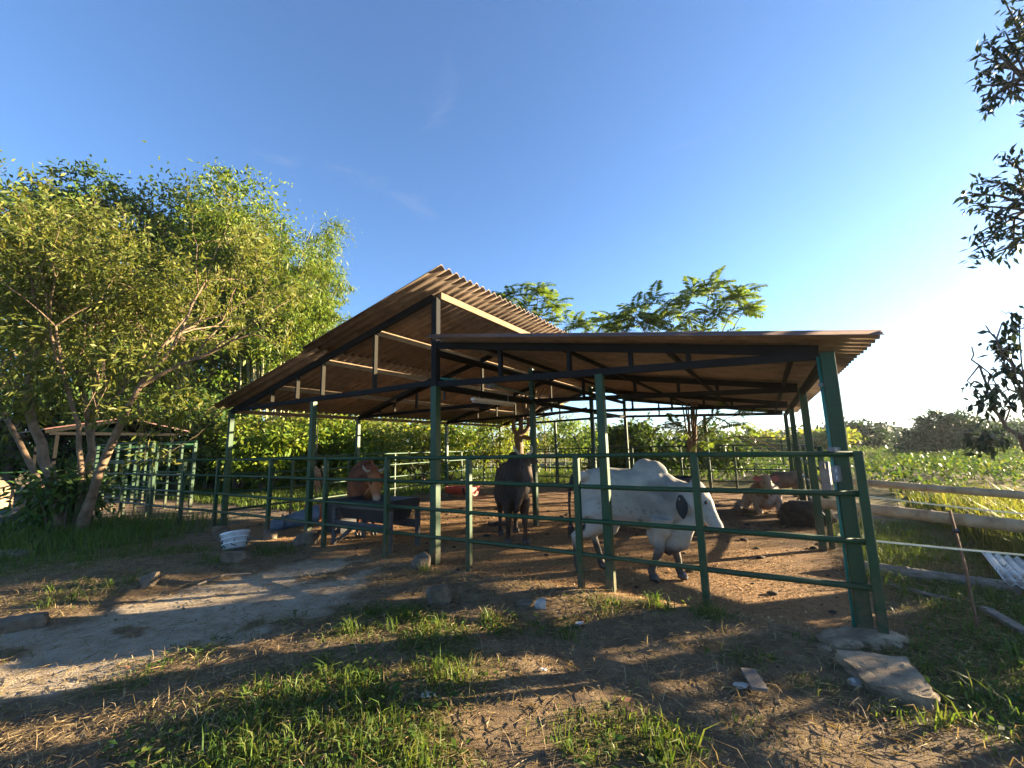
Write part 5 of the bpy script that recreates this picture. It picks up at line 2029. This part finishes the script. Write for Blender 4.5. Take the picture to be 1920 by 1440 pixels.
for (mid_, top_) in (((960, 680, 14.5), (938, 560, 14.4)), ((985, 680, 14.4), (985, 575, 14.5)), ((1000, 680, 14.6), (1010, 545, 14.6)), ((1020, 690, 14.5), (1040, 570, 14.5)), ((1040, 700, 14.4), (1075, 610, 14.4)), ((1060, 720, 14.6), (1100, 612, 14.6))):
    st.append(([A(985, 785, 14.5), A(*mid_), A(*top_)], .035, .01))
    hd.append((A(*top_), 9, .95))
    hd.append((A(*mid_) * .4 + A(*top_) * .6, 6, .9))
for (px, py) in ((950, 590), (1000, 610), (1050, 625), (1090, 640), (1020, 560), (965, 555), (1010, 535), (1060, 590), (1030, 600), (980, 540), (1110, 610), (940, 560)):
    hd.append((A(px, py, 14.5), 6, .9))
feather_tree('forked pollard tree with feathered leaves rising behind the left roof end', b2, st, hd, g)

# --- right edge: overhanging tree, partly outside the frame
g = np.random.default_rng(101)
rb = np.array([9.3, 5.9, 0])
rt_ = thing('overhanging_tree', 'large tree at the right edge with dark drooping leaves against the sky', 'tree', rb)
wood = MB()
tips = []
crot = rb + (-.2, .1, 3.4)
wood.tube([rb - (0, 0, .1), rb + (.05, 0, 1.2), rb + (-.1, .05, 2.4), crot], [.34, .26, .23, .2], 12, caps=False)
leafspots = []


def bough(pl, r0, r1, subs):
    pts = [np.array(q, float) for q in pl]
    f_ = []
    for i in range(len(pts) - 1):
        for q in (0, .25, .5, .75):
            f_.append(pts[i] * (1 - q) + pts[i + 1] * q + g.normal(0, .02, 3))
    f_.append(pts[-1])
    wood.tube(f_, list(np.linspace(r0, r1, len(f_))), 7, caps=False)
    for tx in subs:
        tgt = np.array(tx, float)
        k = int(len(f_) * (.45 + .5 * g.random()))
        s0 = f_[min(k, len(f_) - 1)]
        midp = s0 * .5 + tgt * .5 + g.normal(0, .06, 3) + np.array([0, 0, .08])
        wood.tube([s0, midp, tgt], [r1 * 1.5, r1 * 1.2, r1 * .6], 6, caps=False)
        leafspots.append((tgt, unit(tgt - midp)))
        leafspots.append((midp * .35 + tgt * .65, unit(tgt - midp)))


B = lambda px, py, Y_: at(px, py, Y_)
bough([crot, crot + (-.5, -.2, 1.8), B(2000, 190, 6.0), B(1905, 130, 5.9)], .12, .016,
      [B(*q) for q in ((1888, 10, 5.8), (1905, 40, 6.0), (1850, 78, 5.8), (1872, 95, 5.9), (1840, 105, 6.), (1860, 130, 5.8), (1838, 160, 5.9), (1858, 185, 5.8), (1880, 150, 6.), (1900, 90, 5.8),
                       (1850, 208, 5.9), (1915, 60, 6.), (1895, 180, 6.), (1845, 135, 5.9), (1910, 20, 5.8), (1885, 60, 5.8))])
bough([crot, crot + (-.8, -.3, .8), B(2000, 400, 6.2), B(1900, 390, 6.1)], .11, .015,
      [B(*q) for q in ((1880, 295, 6.0), (1905, 300, 6.1), (1840, 340, 6.0), (1815, 362, 6.1), (1825, 385, 6.2), (1850, 395, 6.0), (1870, 340, 6.1), (1890, 350, 6.0), (1905, 375, 6.1), (1830, 440, 6.0),
                       (1860, 440, 6.1), (1885, 430, 6.0), (1835, 485, 6.1), (1885, 480, 6.), (1905, 440, 6.2), (1865, 410, 6.1), (1915, 340, 6.1), (1845, 460, 6.0), (1900, 460, 6.1))])
for k in range(10):      # boughs beyond the frame
    a_ = g.random() * 6.28
    tgt = crot + np.array([2.4 + 1.2 * math.cos(a_), -.9 + 1.2 * math.sin(a_), 2.2 + 2.6 * g.random()])
    grow(wood, crot, tgt - crot, 2.0, .10, 3, g, tips, .6, .2, 7, .75)
wood.build('trunk', M['bark_dark'], rt_, smooth=True)
lv, lt = leaf_arrays(np.zeros((1, 3)), np.array([[1., 0, 0]]), np.array([[0, 0, 1.]]), np.array([.145]), np.array([.023]), .3)
LEAF = tri_mesh('leaf', lv, lt, L['right'])
cnt = 0
for p_, dv in leafspots:
    for k in range(4):
        if cnt >= 290:
            break
        o = bpy.data.objects.new('leaf', LEAF)
        COL.objects.link(o)
        o.parent = rt_
        d2 = unit(dv * .5 + rnd_unit(1, g)[0] * .9 + np.array([0, 0, -.35]))
        o.rotation_mode = 'QUATERNION'
        o.rotation_quaternion = (Vector(d2).to_track_quat('X', 'Z') @ Vector((0, 0, 1)).rotation_difference(Vector((0, 0, 1))))
        o.location = [float(v) for v in (p_ - rb + g.normal(0, .05, 3))]
        s_ = .8 + .5 * g.random()
        o.scale = (s_, s_, s_)
        cnt += 1
sp_t = [(p_ - dv * .10, p_ + dv * .05, 0) for p_, dv in leafspots]
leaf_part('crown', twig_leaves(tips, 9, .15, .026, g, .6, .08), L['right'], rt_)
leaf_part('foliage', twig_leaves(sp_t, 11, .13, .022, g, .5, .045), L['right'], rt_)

# smaller leafy tree leaning in at the right edge, nearer the ground
g = np.random.default_rng(111)
b3 = np.array([7.6, 5.2, 0])
s3 = thing('leaning_sapling', 'thin leaning sapling with dark leaf clusters low at the right edge', 'tree', b3)
wood = MB()
leafspots = []
bough([b3, B(1960, 880, 5.4), B(1890, 800, 5.3), B(1868, 770, 5.3), B(1838, 700, 5.2), B(1822, 650, 5.2)], .035, .007,
      [B(*q) for q in ((1850, 750, 5.2), (1842, 765, 5.2), (1880, 745, 5.3), (1905, 740, 5.3), (1835, 735, 5.2), (1870, 690, 5.2), (1860, 770, 5.3), (1895, 760, 5.2))])
bough([b3, B(1970, 820, 5.2), B(1915, 740, 5.2), B(1880, 670, 5.2), B(1848, 610, 5.2)], .03, .007,
      [B(*q) for q in ((1890, 650, 5.2), (1905, 700, 5.2), (1900, 640, 5.2), (1868, 640, 5.2), (1912, 720, 5.2), (1915, 615, 5.1), (1885, 690, 5.3), (1875, 655, 5.3))])
bough([B(1890, 800, 5.3), B(1860, 830, 5.2), B(1835, 832, 5.2)], .012, .005, [B(*q) for q in ((1840, 835, 5.2), (1855, 828, 5.2), (1870, 840, 5.2), (1830, 822, 5.2))])
bough([B(1970, 820, 5.2), B(1930, 780, 5.2), B(1910, 590, 5.2), B(1876, 582, 5.2)], .012, .004, [B(1905, 600, 5.2)])
wood.build('trunk', M['bark_dark'], s3, smooth=True)
for p_, dv in leafspots:
    for k in range(4):
        o = bpy.data.objects.new('leaf', LEAF)
        COL.objects.link(o)
        o.parent = s3
        d2 = unit(dv * .4 + rnd_unit(1, g)[0] + np.array([0, 0, -.2]))
        o.rotation_mode = 'QUATERNION'
        o.rotation_quaternion = Vector(d2).to_track_quat('X', 'Z')
        o.location = [float(v) for v in (p_ - b3 + g.normal(0, .05, 3))]
        s_ = .8 + .5 * g.random()
        o.scale = (s_, s_, s_)
leaf_part('foliage', twig_leaves([(p_ - dv * .12, p_ + dv * .04, 0) for p_, dv in leafspots], 6, .13, .024, g, .4, .06), L['right'], s3)

# --- unseen shrubs right of the camera, added to shade the foreground
for k, (x_, y_, h_, w_) in enumerate(((9.7, 5.2, 1.75, .55), (10.4, 2.2, 1.3, .6))):
    g = np.random.default_rng(120 + k)
    bl = [((w_ * .6 * math.cos(2.4 * j), w_ * .6 * math.sin(2.4 * j), h_ * (.3 + .5 * j / 6)), (w_ * .5, w_ * .5, h_ * .22)) for j in range(7)]
    tree('unseen_shade_shrub', 'unseen shade shrub added right of the camera, ' + ('beside the overhanging tree', 'lower and nearer than its neighbour')[k],
         (x_, y_, 0), h_ * .8, bl, 1700, .17, .05, L['dark'], M['bark_dark'], g, 'unseen shade shrubs', .05, .4, 20, .22, shell=.3)
g = np.random.default_rng(126)  # added unseen tree; its high crown shades the path, leaves the pen lit
bl = [((1.5 * math.cos(2.4 * j), 1.5 * math.sin(2.4 * j), 3.5 + 2.6 * j / 7), (1.3, 1.3, .75)) for j in range(8)]
tree('unseen_shade_tree', 'unseen broad crowned tree added far right to shade the path', (22.5, 12.9, 0), 5.2, bl, 1500, .28, .07, L['dark'], M['bark_dark'], g, None, .16, .3, 20, .3, shell=.3)

# --- big dark round shrub in the field and the far trees
g = np.random.default_rng(131)
q = at(1775, 790, 30)
bl = [((0, 0, 1.7), (2.1, 1.8, 1.35)), ((-1.6, 0, 1.2), (1.5, 1.5, 1.15)), ((1.7, 0, 1.35), (1.6, 1.5, 1.15)), ((-.3, .2, 2.6), (1.1, 1.1, .7)), ((1.0, 0, 2.6), (.9, 1., .65)), ((3.0, .2, .9), (1.2, 1.2, .8)), ((-2.6, 0, .8), (.9, 1., .7))]
tree('dark_shrub_tree', 'large dark rounded shrub standing in the field at the right', (q[0], q[1], 0), 2.2, bl, 9500, .30, .065, L['dark'], M['bark_dark'], g, None, .2, .0, 20, .24, shell=.55, up=.2)

far_labels = [('flat topped far tree just right of the right corner post', 1580, 798, 46, 3.6), ('dusky rounded far tree right of the corner post top rail', 1612, 815, 60, 3.4), ('sparse airy far tree against the pale sky', 1657, 808, 70, 2.2),
              ('small far tree right of the airy one', 1690, 822, 75, 3.0), ('far round tree between the last two right side posts', 1470, 825, 52, 3.2), ('low far tree left of the last right side post', 1435, 832, 60, 3.4),
              ('sunny yellow green far tree by the last right side post', 1535, 812, 40, 2.2), ('far tree behind the field at the right edge', 1880, 800, 46, 5.0), ('far tree just right of the dark round shrub', 1905, 820, 40, 4.0),
              ('far yellow tree low under the right roof', 1405, 838, 44, 3.0), ('far tree right of the bushy dark tree', 1370, 835, 50, 3.4), ('pale far tree seen left of the round leafy tree', 1130, 812, 38, 3.0)]
for k, (lb, px, py, Y_, wide) in enumerate(far_labels):
    g = np.random.default_rng(140 + k)
    tp = at(px, py, Y_)
    h = max(tp[2], 2.0)
    bl = [((wide * .62 * math.cos(2.4 * j), wide * .62 * math.sin(2.4 * j), h * (.45 + .38 * (j % 3) / 2)), (wide * .5, wide * .5, h * .2)) for j in range(6)] + [((0, 0, h * .82), (wide * .5, wide * .5, h * .16))]
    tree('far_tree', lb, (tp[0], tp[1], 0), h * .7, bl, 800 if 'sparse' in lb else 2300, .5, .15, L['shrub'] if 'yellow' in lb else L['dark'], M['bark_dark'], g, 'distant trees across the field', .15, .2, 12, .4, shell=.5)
# long far wood along the skyline
g = np.random.default_rng(170)
bl = []
for k in range(90):
    t_ = R(-58) + R(122) * (k + g.random()) / 90
    rr = 110 + 60 * g.random()
    bl.append((np.array([rr * math.sin(t_), rr * math.cos(t_), 1.2 + 1.0 * g.random()]), np.array([6, 6, 2.0 + 1.6 * g.random()])))
v, t = crown_leaves(bl, 24000, 1.1, .42, g, .2, 16, .9, .5)
tag(link('far_wood', tri_mesh('far_wood', v, t, L['dark'])), 'low belt of far woodland along the skyline', None, None, 'stuff')

# ------------------------------------------------------------------ grass, crops, litter
def blades(x, y, h, w, g, lean=.55, droop=.5):
    n = len(x)
    z = terrain(x, y) - .01
    a_ = g.random(n) * 6.283
    side = np.stack([np.cos(a_), np.sin(a_), np.zeros(n)], 1)
    b_ = g.random(n) * 6.283
    ln = np.stack([np.cos(b_), np.sin(b_), np.zeros(n)], 1) * (lean * g.random(n) ** .8)[:, None]
    P0 = np.stack([x, y, z], 1)
    up_ = np.array([0, 0, 1.])
    P1 = P0 + (up_ * .62 + ln * .35) * h[:, None]
    P2 = P0 + (up_ * (1 - droop * g.random(n)[:, None] * .7) + ln * 1.25) * h[:, None]
    w = w[:, None]
    v = np.stack([P0 - side * w, P0 + side * w, P1 - side * w * .75, P1 + side * w * .75, P2], 1).reshape(-1, 3)
    k = np.arange(n)[:, None] * 5
    t = np.concatenate([k + np.array([[0, 1, 3]]), k + np.array([[0, 3, 2]]), k + np.array([[2, 3, 4]])], 0)
    return v, t


def scatter(n, x0, x1, y0, y1, dens, g, power=1.):
    x, y = x0 + (x1 - x0) * g.random(n), y0 + (y1 - y0) * g.random(n)
    k = g.random(n) < np.clip(dens(x, y), 0, 1) ** power
    return x[k], y[k]


def join(parts):
    V, T_, b0 = [], [], 0
    for v, t in parts:
        V.append(v)
        T_.append(t + b0)
        b0 += len(v)
    return np.concatenate(V), np.concatenate(T_)


g = np.random.default_rng(200)
parts = []
# short green grass in the foreground
x, y = scatter(420000, -9, 6.5, 1.9, 9.5, lambda x, y: np.clip(green(x, y) * 1.25 - .18, 0, 1) * np.clip(1.5 - y / 9, .3, 1) * (.35 + 1.0 * fbm(x * 4 + 7, y * 4)), g)
hh = (.022 + .085 * g.random(len(x)) ** 2.2) * (.45 + .9 * green(x, y)) * (.5 + .75 * fbm(x * 2.5, y * 2.5 + 8))
parts.append(blades(x, y, hh, .0022 + .0030 * g.random(len(x)), g, .9, .7))
print('short grass', len(x))
# taller tufts
tx, ty = scatter(1700, -9, 6.0, 2.0, 9, lambda x, y: np.clip(green(x, y) * 1.2 - .35, 0, 1), g)
k = np.repeat(np.arange(len(tx)), 22)
r_ = np.abs(g.normal(0, .055, len(k)))
a_ = g.random(len(k)) * 6.28
parts.append(blades(tx[k] + r_ * np.cos(a_), ty[k] + r_ * np.sin(a_), .07 + .12 * g.random(len(k)), .003 + .003 * g.random(len(k)), g, 1.0, .9))
# right side grass up to the bamboo rails and beyond
rightd = lambda x, y: np.where(to_local(x, y)[0] < -.25, .9, 0.)
rightd = lambda x, y: np.where(to_local(x, y)[0] < -.25, np.clip(2.2 * (fbm(x * 1.5 + 30, y * 1.5) - .38), .06, 1) * (.4 + .6 * sstep(3.2, 5.5, y)), 0.)
x, y = scatter(80000, 2.2, 9, 2.2, 8.5, rightd, g)
parts.append(blades(x, y, (.035 + .15 * g.random(len(x)) ** 1.7) * (.55 + .6 * sstep(3, 6, y)), .0025 + .0035 * g.random(len(x)), g, 1.2, .9))
# grass at the foot of the leaning tree and at the back left
x, y = scatter(26000, -14, -6.5, 6.5, 11.5, lambda x, y: np.exp(-((x + 10) ** 2 / 6 + (y - 9) ** 2 / 3)) * (1 - path_mask(x, y)), g)
parts.append(blades(x, y, .12 + .34 * g.random(len(x)) ** 1.4, .004 + .004 * g.random(len(x)), g, .9, .7))
bd_ = lambda x, y: np.where((to_local(x, y)[0] > 11.4) & (to_local(x, y)[1] > 2.2) | (to_local(x, y)[1] > 12.3), .8, 0.)
x, y = scatter(150000, -30, 4, 9, 32, bd_, g)
parts.append(blades(x, y, .08 + .20 * g.random(len(x)), .009 + .011 * g.random(len(x)), g, .9, .6))
v, t = join(parts)
tag(link('grass', tri_mesh('grass', v, t, L['grass'])), 'short green grass growing in patches over the ground', None, None, 'stuff')

# dry straw lying about
sd2 = lambda x, y: np.clip(.40 + .8 * (fbm(x * 1.4 + 60, y * 1.4) - .42) + .9 * np.exp(-((x + 2.1) ** 2 / .9 + (y - 2.5) ** 2 / .25)) + .7 * np.exp(-((x + 1.4) ** 2 / .25 + (y - 5.7) ** 2 / .1)), 0, 1) * (1 - pen_mask(x, y)) * (1 - .55 * path_mask(x, y))
x, y = scatter(150000, -7, 5.5, 1.8, 8, sd2, g)
n = len(x)
a_ = g.random(n) * 6.283
Lh = .03 + .12 * g.random(n) ** 2
z = terrain(x, y) + .004 + .02 * g.random(n)
C = np.stack([x, y, z], 1)
D_ = np.stack([np.cos(a_), np.sin(a_), g.normal(.05, .16, n)], 1)
v1, t1 = leaf_arrays(C, D_, np.stack([g.normal(0, .4, n), g.normal(0, .4, n), np.ones(n)], 1), Lh, .0014 + .0016 * g.random(n), .3)
x, y = scatter(16000, -7, 5.5, 1.8, 8, lambda x, y: sd2(x, y) * 1.2, g)
v2, t2 = blades(x, y, .04 + .10 * g.random(len(x)) ** 1.5, .0016 + .0014 * g.random(len(x)), g, 1.5, 1.0)
v, t = join([(v1, t1), (v2, t2)])
tag(link('dry_straw', tri_mesh('dry_straw', v, t, L['straw'])), 'loose dry straw and dead grass scattered over the soil', None, None, 'stuff')

# chips and clods on the pen floor
lit = leafmat('litter_chip', [(.16, .09, .045), (.24, .14, .066), (.32, .20, .098), (.38, .25, .13), (.12, .065, .033)], .1, .85)
x, y = scatter(150000, -7, 7, 3.6, 13, lambda x, y: pen_mask(x, y) * np.clip(1.25 - np.hypot(x, y) / 14, .25, 1) * (1 - .8 * muck_shade_mask(x, y)), g)
n = len(x)
z = terrain(x, y) + .002
C = np.stack([x, y, z], 1)
D_ = np.stack([g.normal(0, 1, n), g.normal(0, 1, n), np.abs(g.normal(.15, .35, n))], 1)
v, t = leaf_arrays(C, D_, np.stack([g.normal(0, .6, n), g.normal(0, .6, n), np.ones(n)], 1), .010 + .035 * g.random(n) ** 3, .004 + .007 * g.random(n), .5)
tag(link('pen_litter', tri_mesh('pen_litter', v, t, lit)), 'trampled chips of bedding over the pen floor', None, None, 'stuff')

# low broad-leaved weeds among the grass
x, y = scatter(1500, -5, 5, 1.9, 6.5, lambda x, y: np.clip(green(x, y) * 1.1 - .25, 0, 1), g)
k = np.repeat(np.arange(len(x)), 14)
a_ = g.random(len(k)) * 6.283
r_ = .07 * np.sqrt(g.random(len(k)))
X_, Y_2 = x[k] + r_ * np.cos(a_), y[k] + r_ * np.sin(a_)
C = np.stack([X_, Y_2, terrain(X_, Y_2) + .01 + .06 * g.random(len(k))], 1)
D_ = np.stack([np.cos(a_), np.sin(a_), g.normal(.25, .3, len(k))], 1)
v, t = leaf_arrays(C, D_, np.array([0, 0, 1.]) + rnd_unit(len(k), g) * .6, .03 + .035 * g.random(len(k)), .007 + .008 * g.random(len(k)), .35)
tag(link('weeds', tri_mesh('weeds', v, t, L['crop'])), 'low broad leaved weeds among the foreground grass', None, None, 'stuff')

# dark clods of manure on the pen floor
x, y = scatter(900, -6, 6, 3.6, 12, lambda x, y: pen_mask(x, y) * (.3 + .7 * muck_shade_mask(x, y)), g)
ico = bmesh.new()
bmesh.ops.create_icosphere(ico, subdivisions=1, radius=1)
ico.verts.ensure_lookup_table()
iv = np.array([v_.co[:] for v_ in ico.verts])
it_ = np.array([[q_.index for q_ in f_.verts] for f_ in ico.faces])
ico.free()
v, t = [], []
for i in range(len(x)):
    r_ = .012 + .05 * g.random() ** 3
    v.append(iv * r_ * (.7 + .6 * g.random((len(iv), 1))) * (1.2, 1, .55) + np.array([x[i], y[i], float(terrain(x[i], y[i])) + r_ * .15]))
    t.append(it_ + len(iv) * i)
tag(link('manure_clods', tri_mesh('manure_clods', np.concatenate(v), np.concatenate(t), M['dung'], True)), 'small dark clods of manure trodden into the pen floor', None, None, 'stuff')

# dead leaves in the foreground
x, y = scatter(700, -4, 4.5, 1.9, 6, lambda x, y: .35 * (1 - path_mask(x, y)) * (1 - pen_mask(x, y)), g)
n = len(x)
C = np.stack([x, y, terrain(x, y) + .012], 1)
v, t = leaf_arrays(C, np.stack([g.normal(0, 1, n), g.normal(0, 1, n), g.normal(.1, .2, n)], 1), np.stack([g.normal(0, .4, n), g.normal(0, .4, n), np.ones(n)], 1), .03 + .05 * g.random(n), .010 + .012 * g.random(n), .6)
tag(link('dead_leaves', tri_mesh('dead_leaves', v, t, leafmat('dead_leaf', [(.10, .045, .025), (.18, .09, .05), (.07, .04, .03)], .2, .8))), 'curled brown dead leaves on the soil', None, None, 'stuff')

# pebbles
x, y = scatter(900, -5, 4.5, 1.9, 7.5, lambda x, y: .5 * (1 - pen_mask(x, y)), g)
v, t = [], []
oct_v = np.array([(1, 0, 0), (0, 1, 0), (-1, 0, 0), (0, -1, 0), (0, 0, .7), (0, 0, -.7)])
oct_t = np.array([(0, 1, 4), (1, 2, 4), (2, 3, 4), (3, 0, 4), (1, 0, 5), (2, 1, 5), (3, 2, 5), (0, 3, 5)])
for i in range(len(x)):
    r_ = .006 + .016 * g.random() ** 3
    v.append(oct_v * r_ * (.7 + .6 * g.random((6, 1))) + np.array([x[i], y[i], float(terrain(x[i], y[i])) + r_ * .2]))
    t.append(oct_t + 6 * i)
tag(link('pebbles', tri_mesh('pebbles', np.concatenate(v), np.concatenate(t), M['rock'])), 'small pebbles and clods scattered on the bare soil', None, None, 'stuff')

# tall grass beyond the bamboo rails
def talld(x, y):
    s, d = to_local(x, y)
    az = np.arctan2(x, y)
    return np.where((s < -2.0), sstep(.3, .6, fbm(x * .7, y * .7)) * sstep(5.6, 7.2, np.hypot(x - 1, y)) * sstep(15, 11, np.hypot(x, y)), 0)


x, y = scatter(60000, 5.2, 15, 4.5, 14, talld, g)
hh = .35 + .6 * g.random(len(x)) ** 1.3
v, t = blades(x, y, hh, .006 + .006 * g.random(len(x)), g, .7, .6)
tag(link('tall_grass', tri_mesh('tall_grass', v, t, L['tall'])), 'tall sunlit grass beyond the bamboo rails', None, None, 'stuff')


# leafy crop over the field to the right and behind the pen
def cropd(x, y):
    s, d = to_local(x, y)
    far = np.hypot(x, y)
    return np.where((s < -2.2) | ((d > 11.2) & (s < 9)), sstep(7.5, 9.5, far) * (.25 + .9 * sstep(.38, .6, fbm(x * .45 + 4, y * .45))), 0)


x, y = scatter(9000, -8, 44, 8, 44, lambda x, y: cropd(x, y) * np.clip(1.3 - np.hypot(x, y) / 50, .3, 1), g)
k = np.repeat(np.arange(len(x)), 22)
top = .15 + .9 * fbm(x * .5 + 9, y * .5) * np.clip(np.hypot(x, y) / 16, .6, 1.15)
P_ = np.stack([x[k] + g.normal(0, .20, len(k)), y[k] + g.normal(0, .20, len(k)), top[k] * (.35 + .65 * g.random(len(k)) ** .6)], 1)
D_ = rnd_unit(len(k), g) + np.array([0, 0, -.1])
v, t = leaf_arrays(P_, D_, np.array([0, 0, 1.]) + rnd_unit(len(k), g) * .6, .09 + .12 * g.random(len(k)), .026 + .024 * g.random(len(k)), .3)
tag(link('field_crop', tri_mesh('field_crop', v, t, L['crop'])), 'leafy green crop covering the field behind the pen', None, None, 'stuff')
print('tris', sum(len(o.data.polygons) for o in bpy.data.objects if o.type == 'MESH'))

# ------------------------------------------------------------------ evening haze in the air
m = MB()
m.box((0, 780, 8.4), (3500, 1930, 20.8))
hz = bpy.data.materials.new('haze')
hz.use_nodes = True
nt = hz.node_tree
nt.nodes.clear()
ho = nt.nodes.new('ShaderNodeOutputMaterial')
hv_ = nt.nodes.new('ShaderNodeVolumePrincipled')
hv_.inputs['Color'].default_value = (.80, .88, 1.0, 1)
hv_.inputs['Density'].default_value = .0003
hv_.inputs['Anisotropy'].default_value = .45
nt.links.new(hv_.outputs[0], ho.inputs['Volume'])
tag(m.build('haze', hz), kind='stuff')
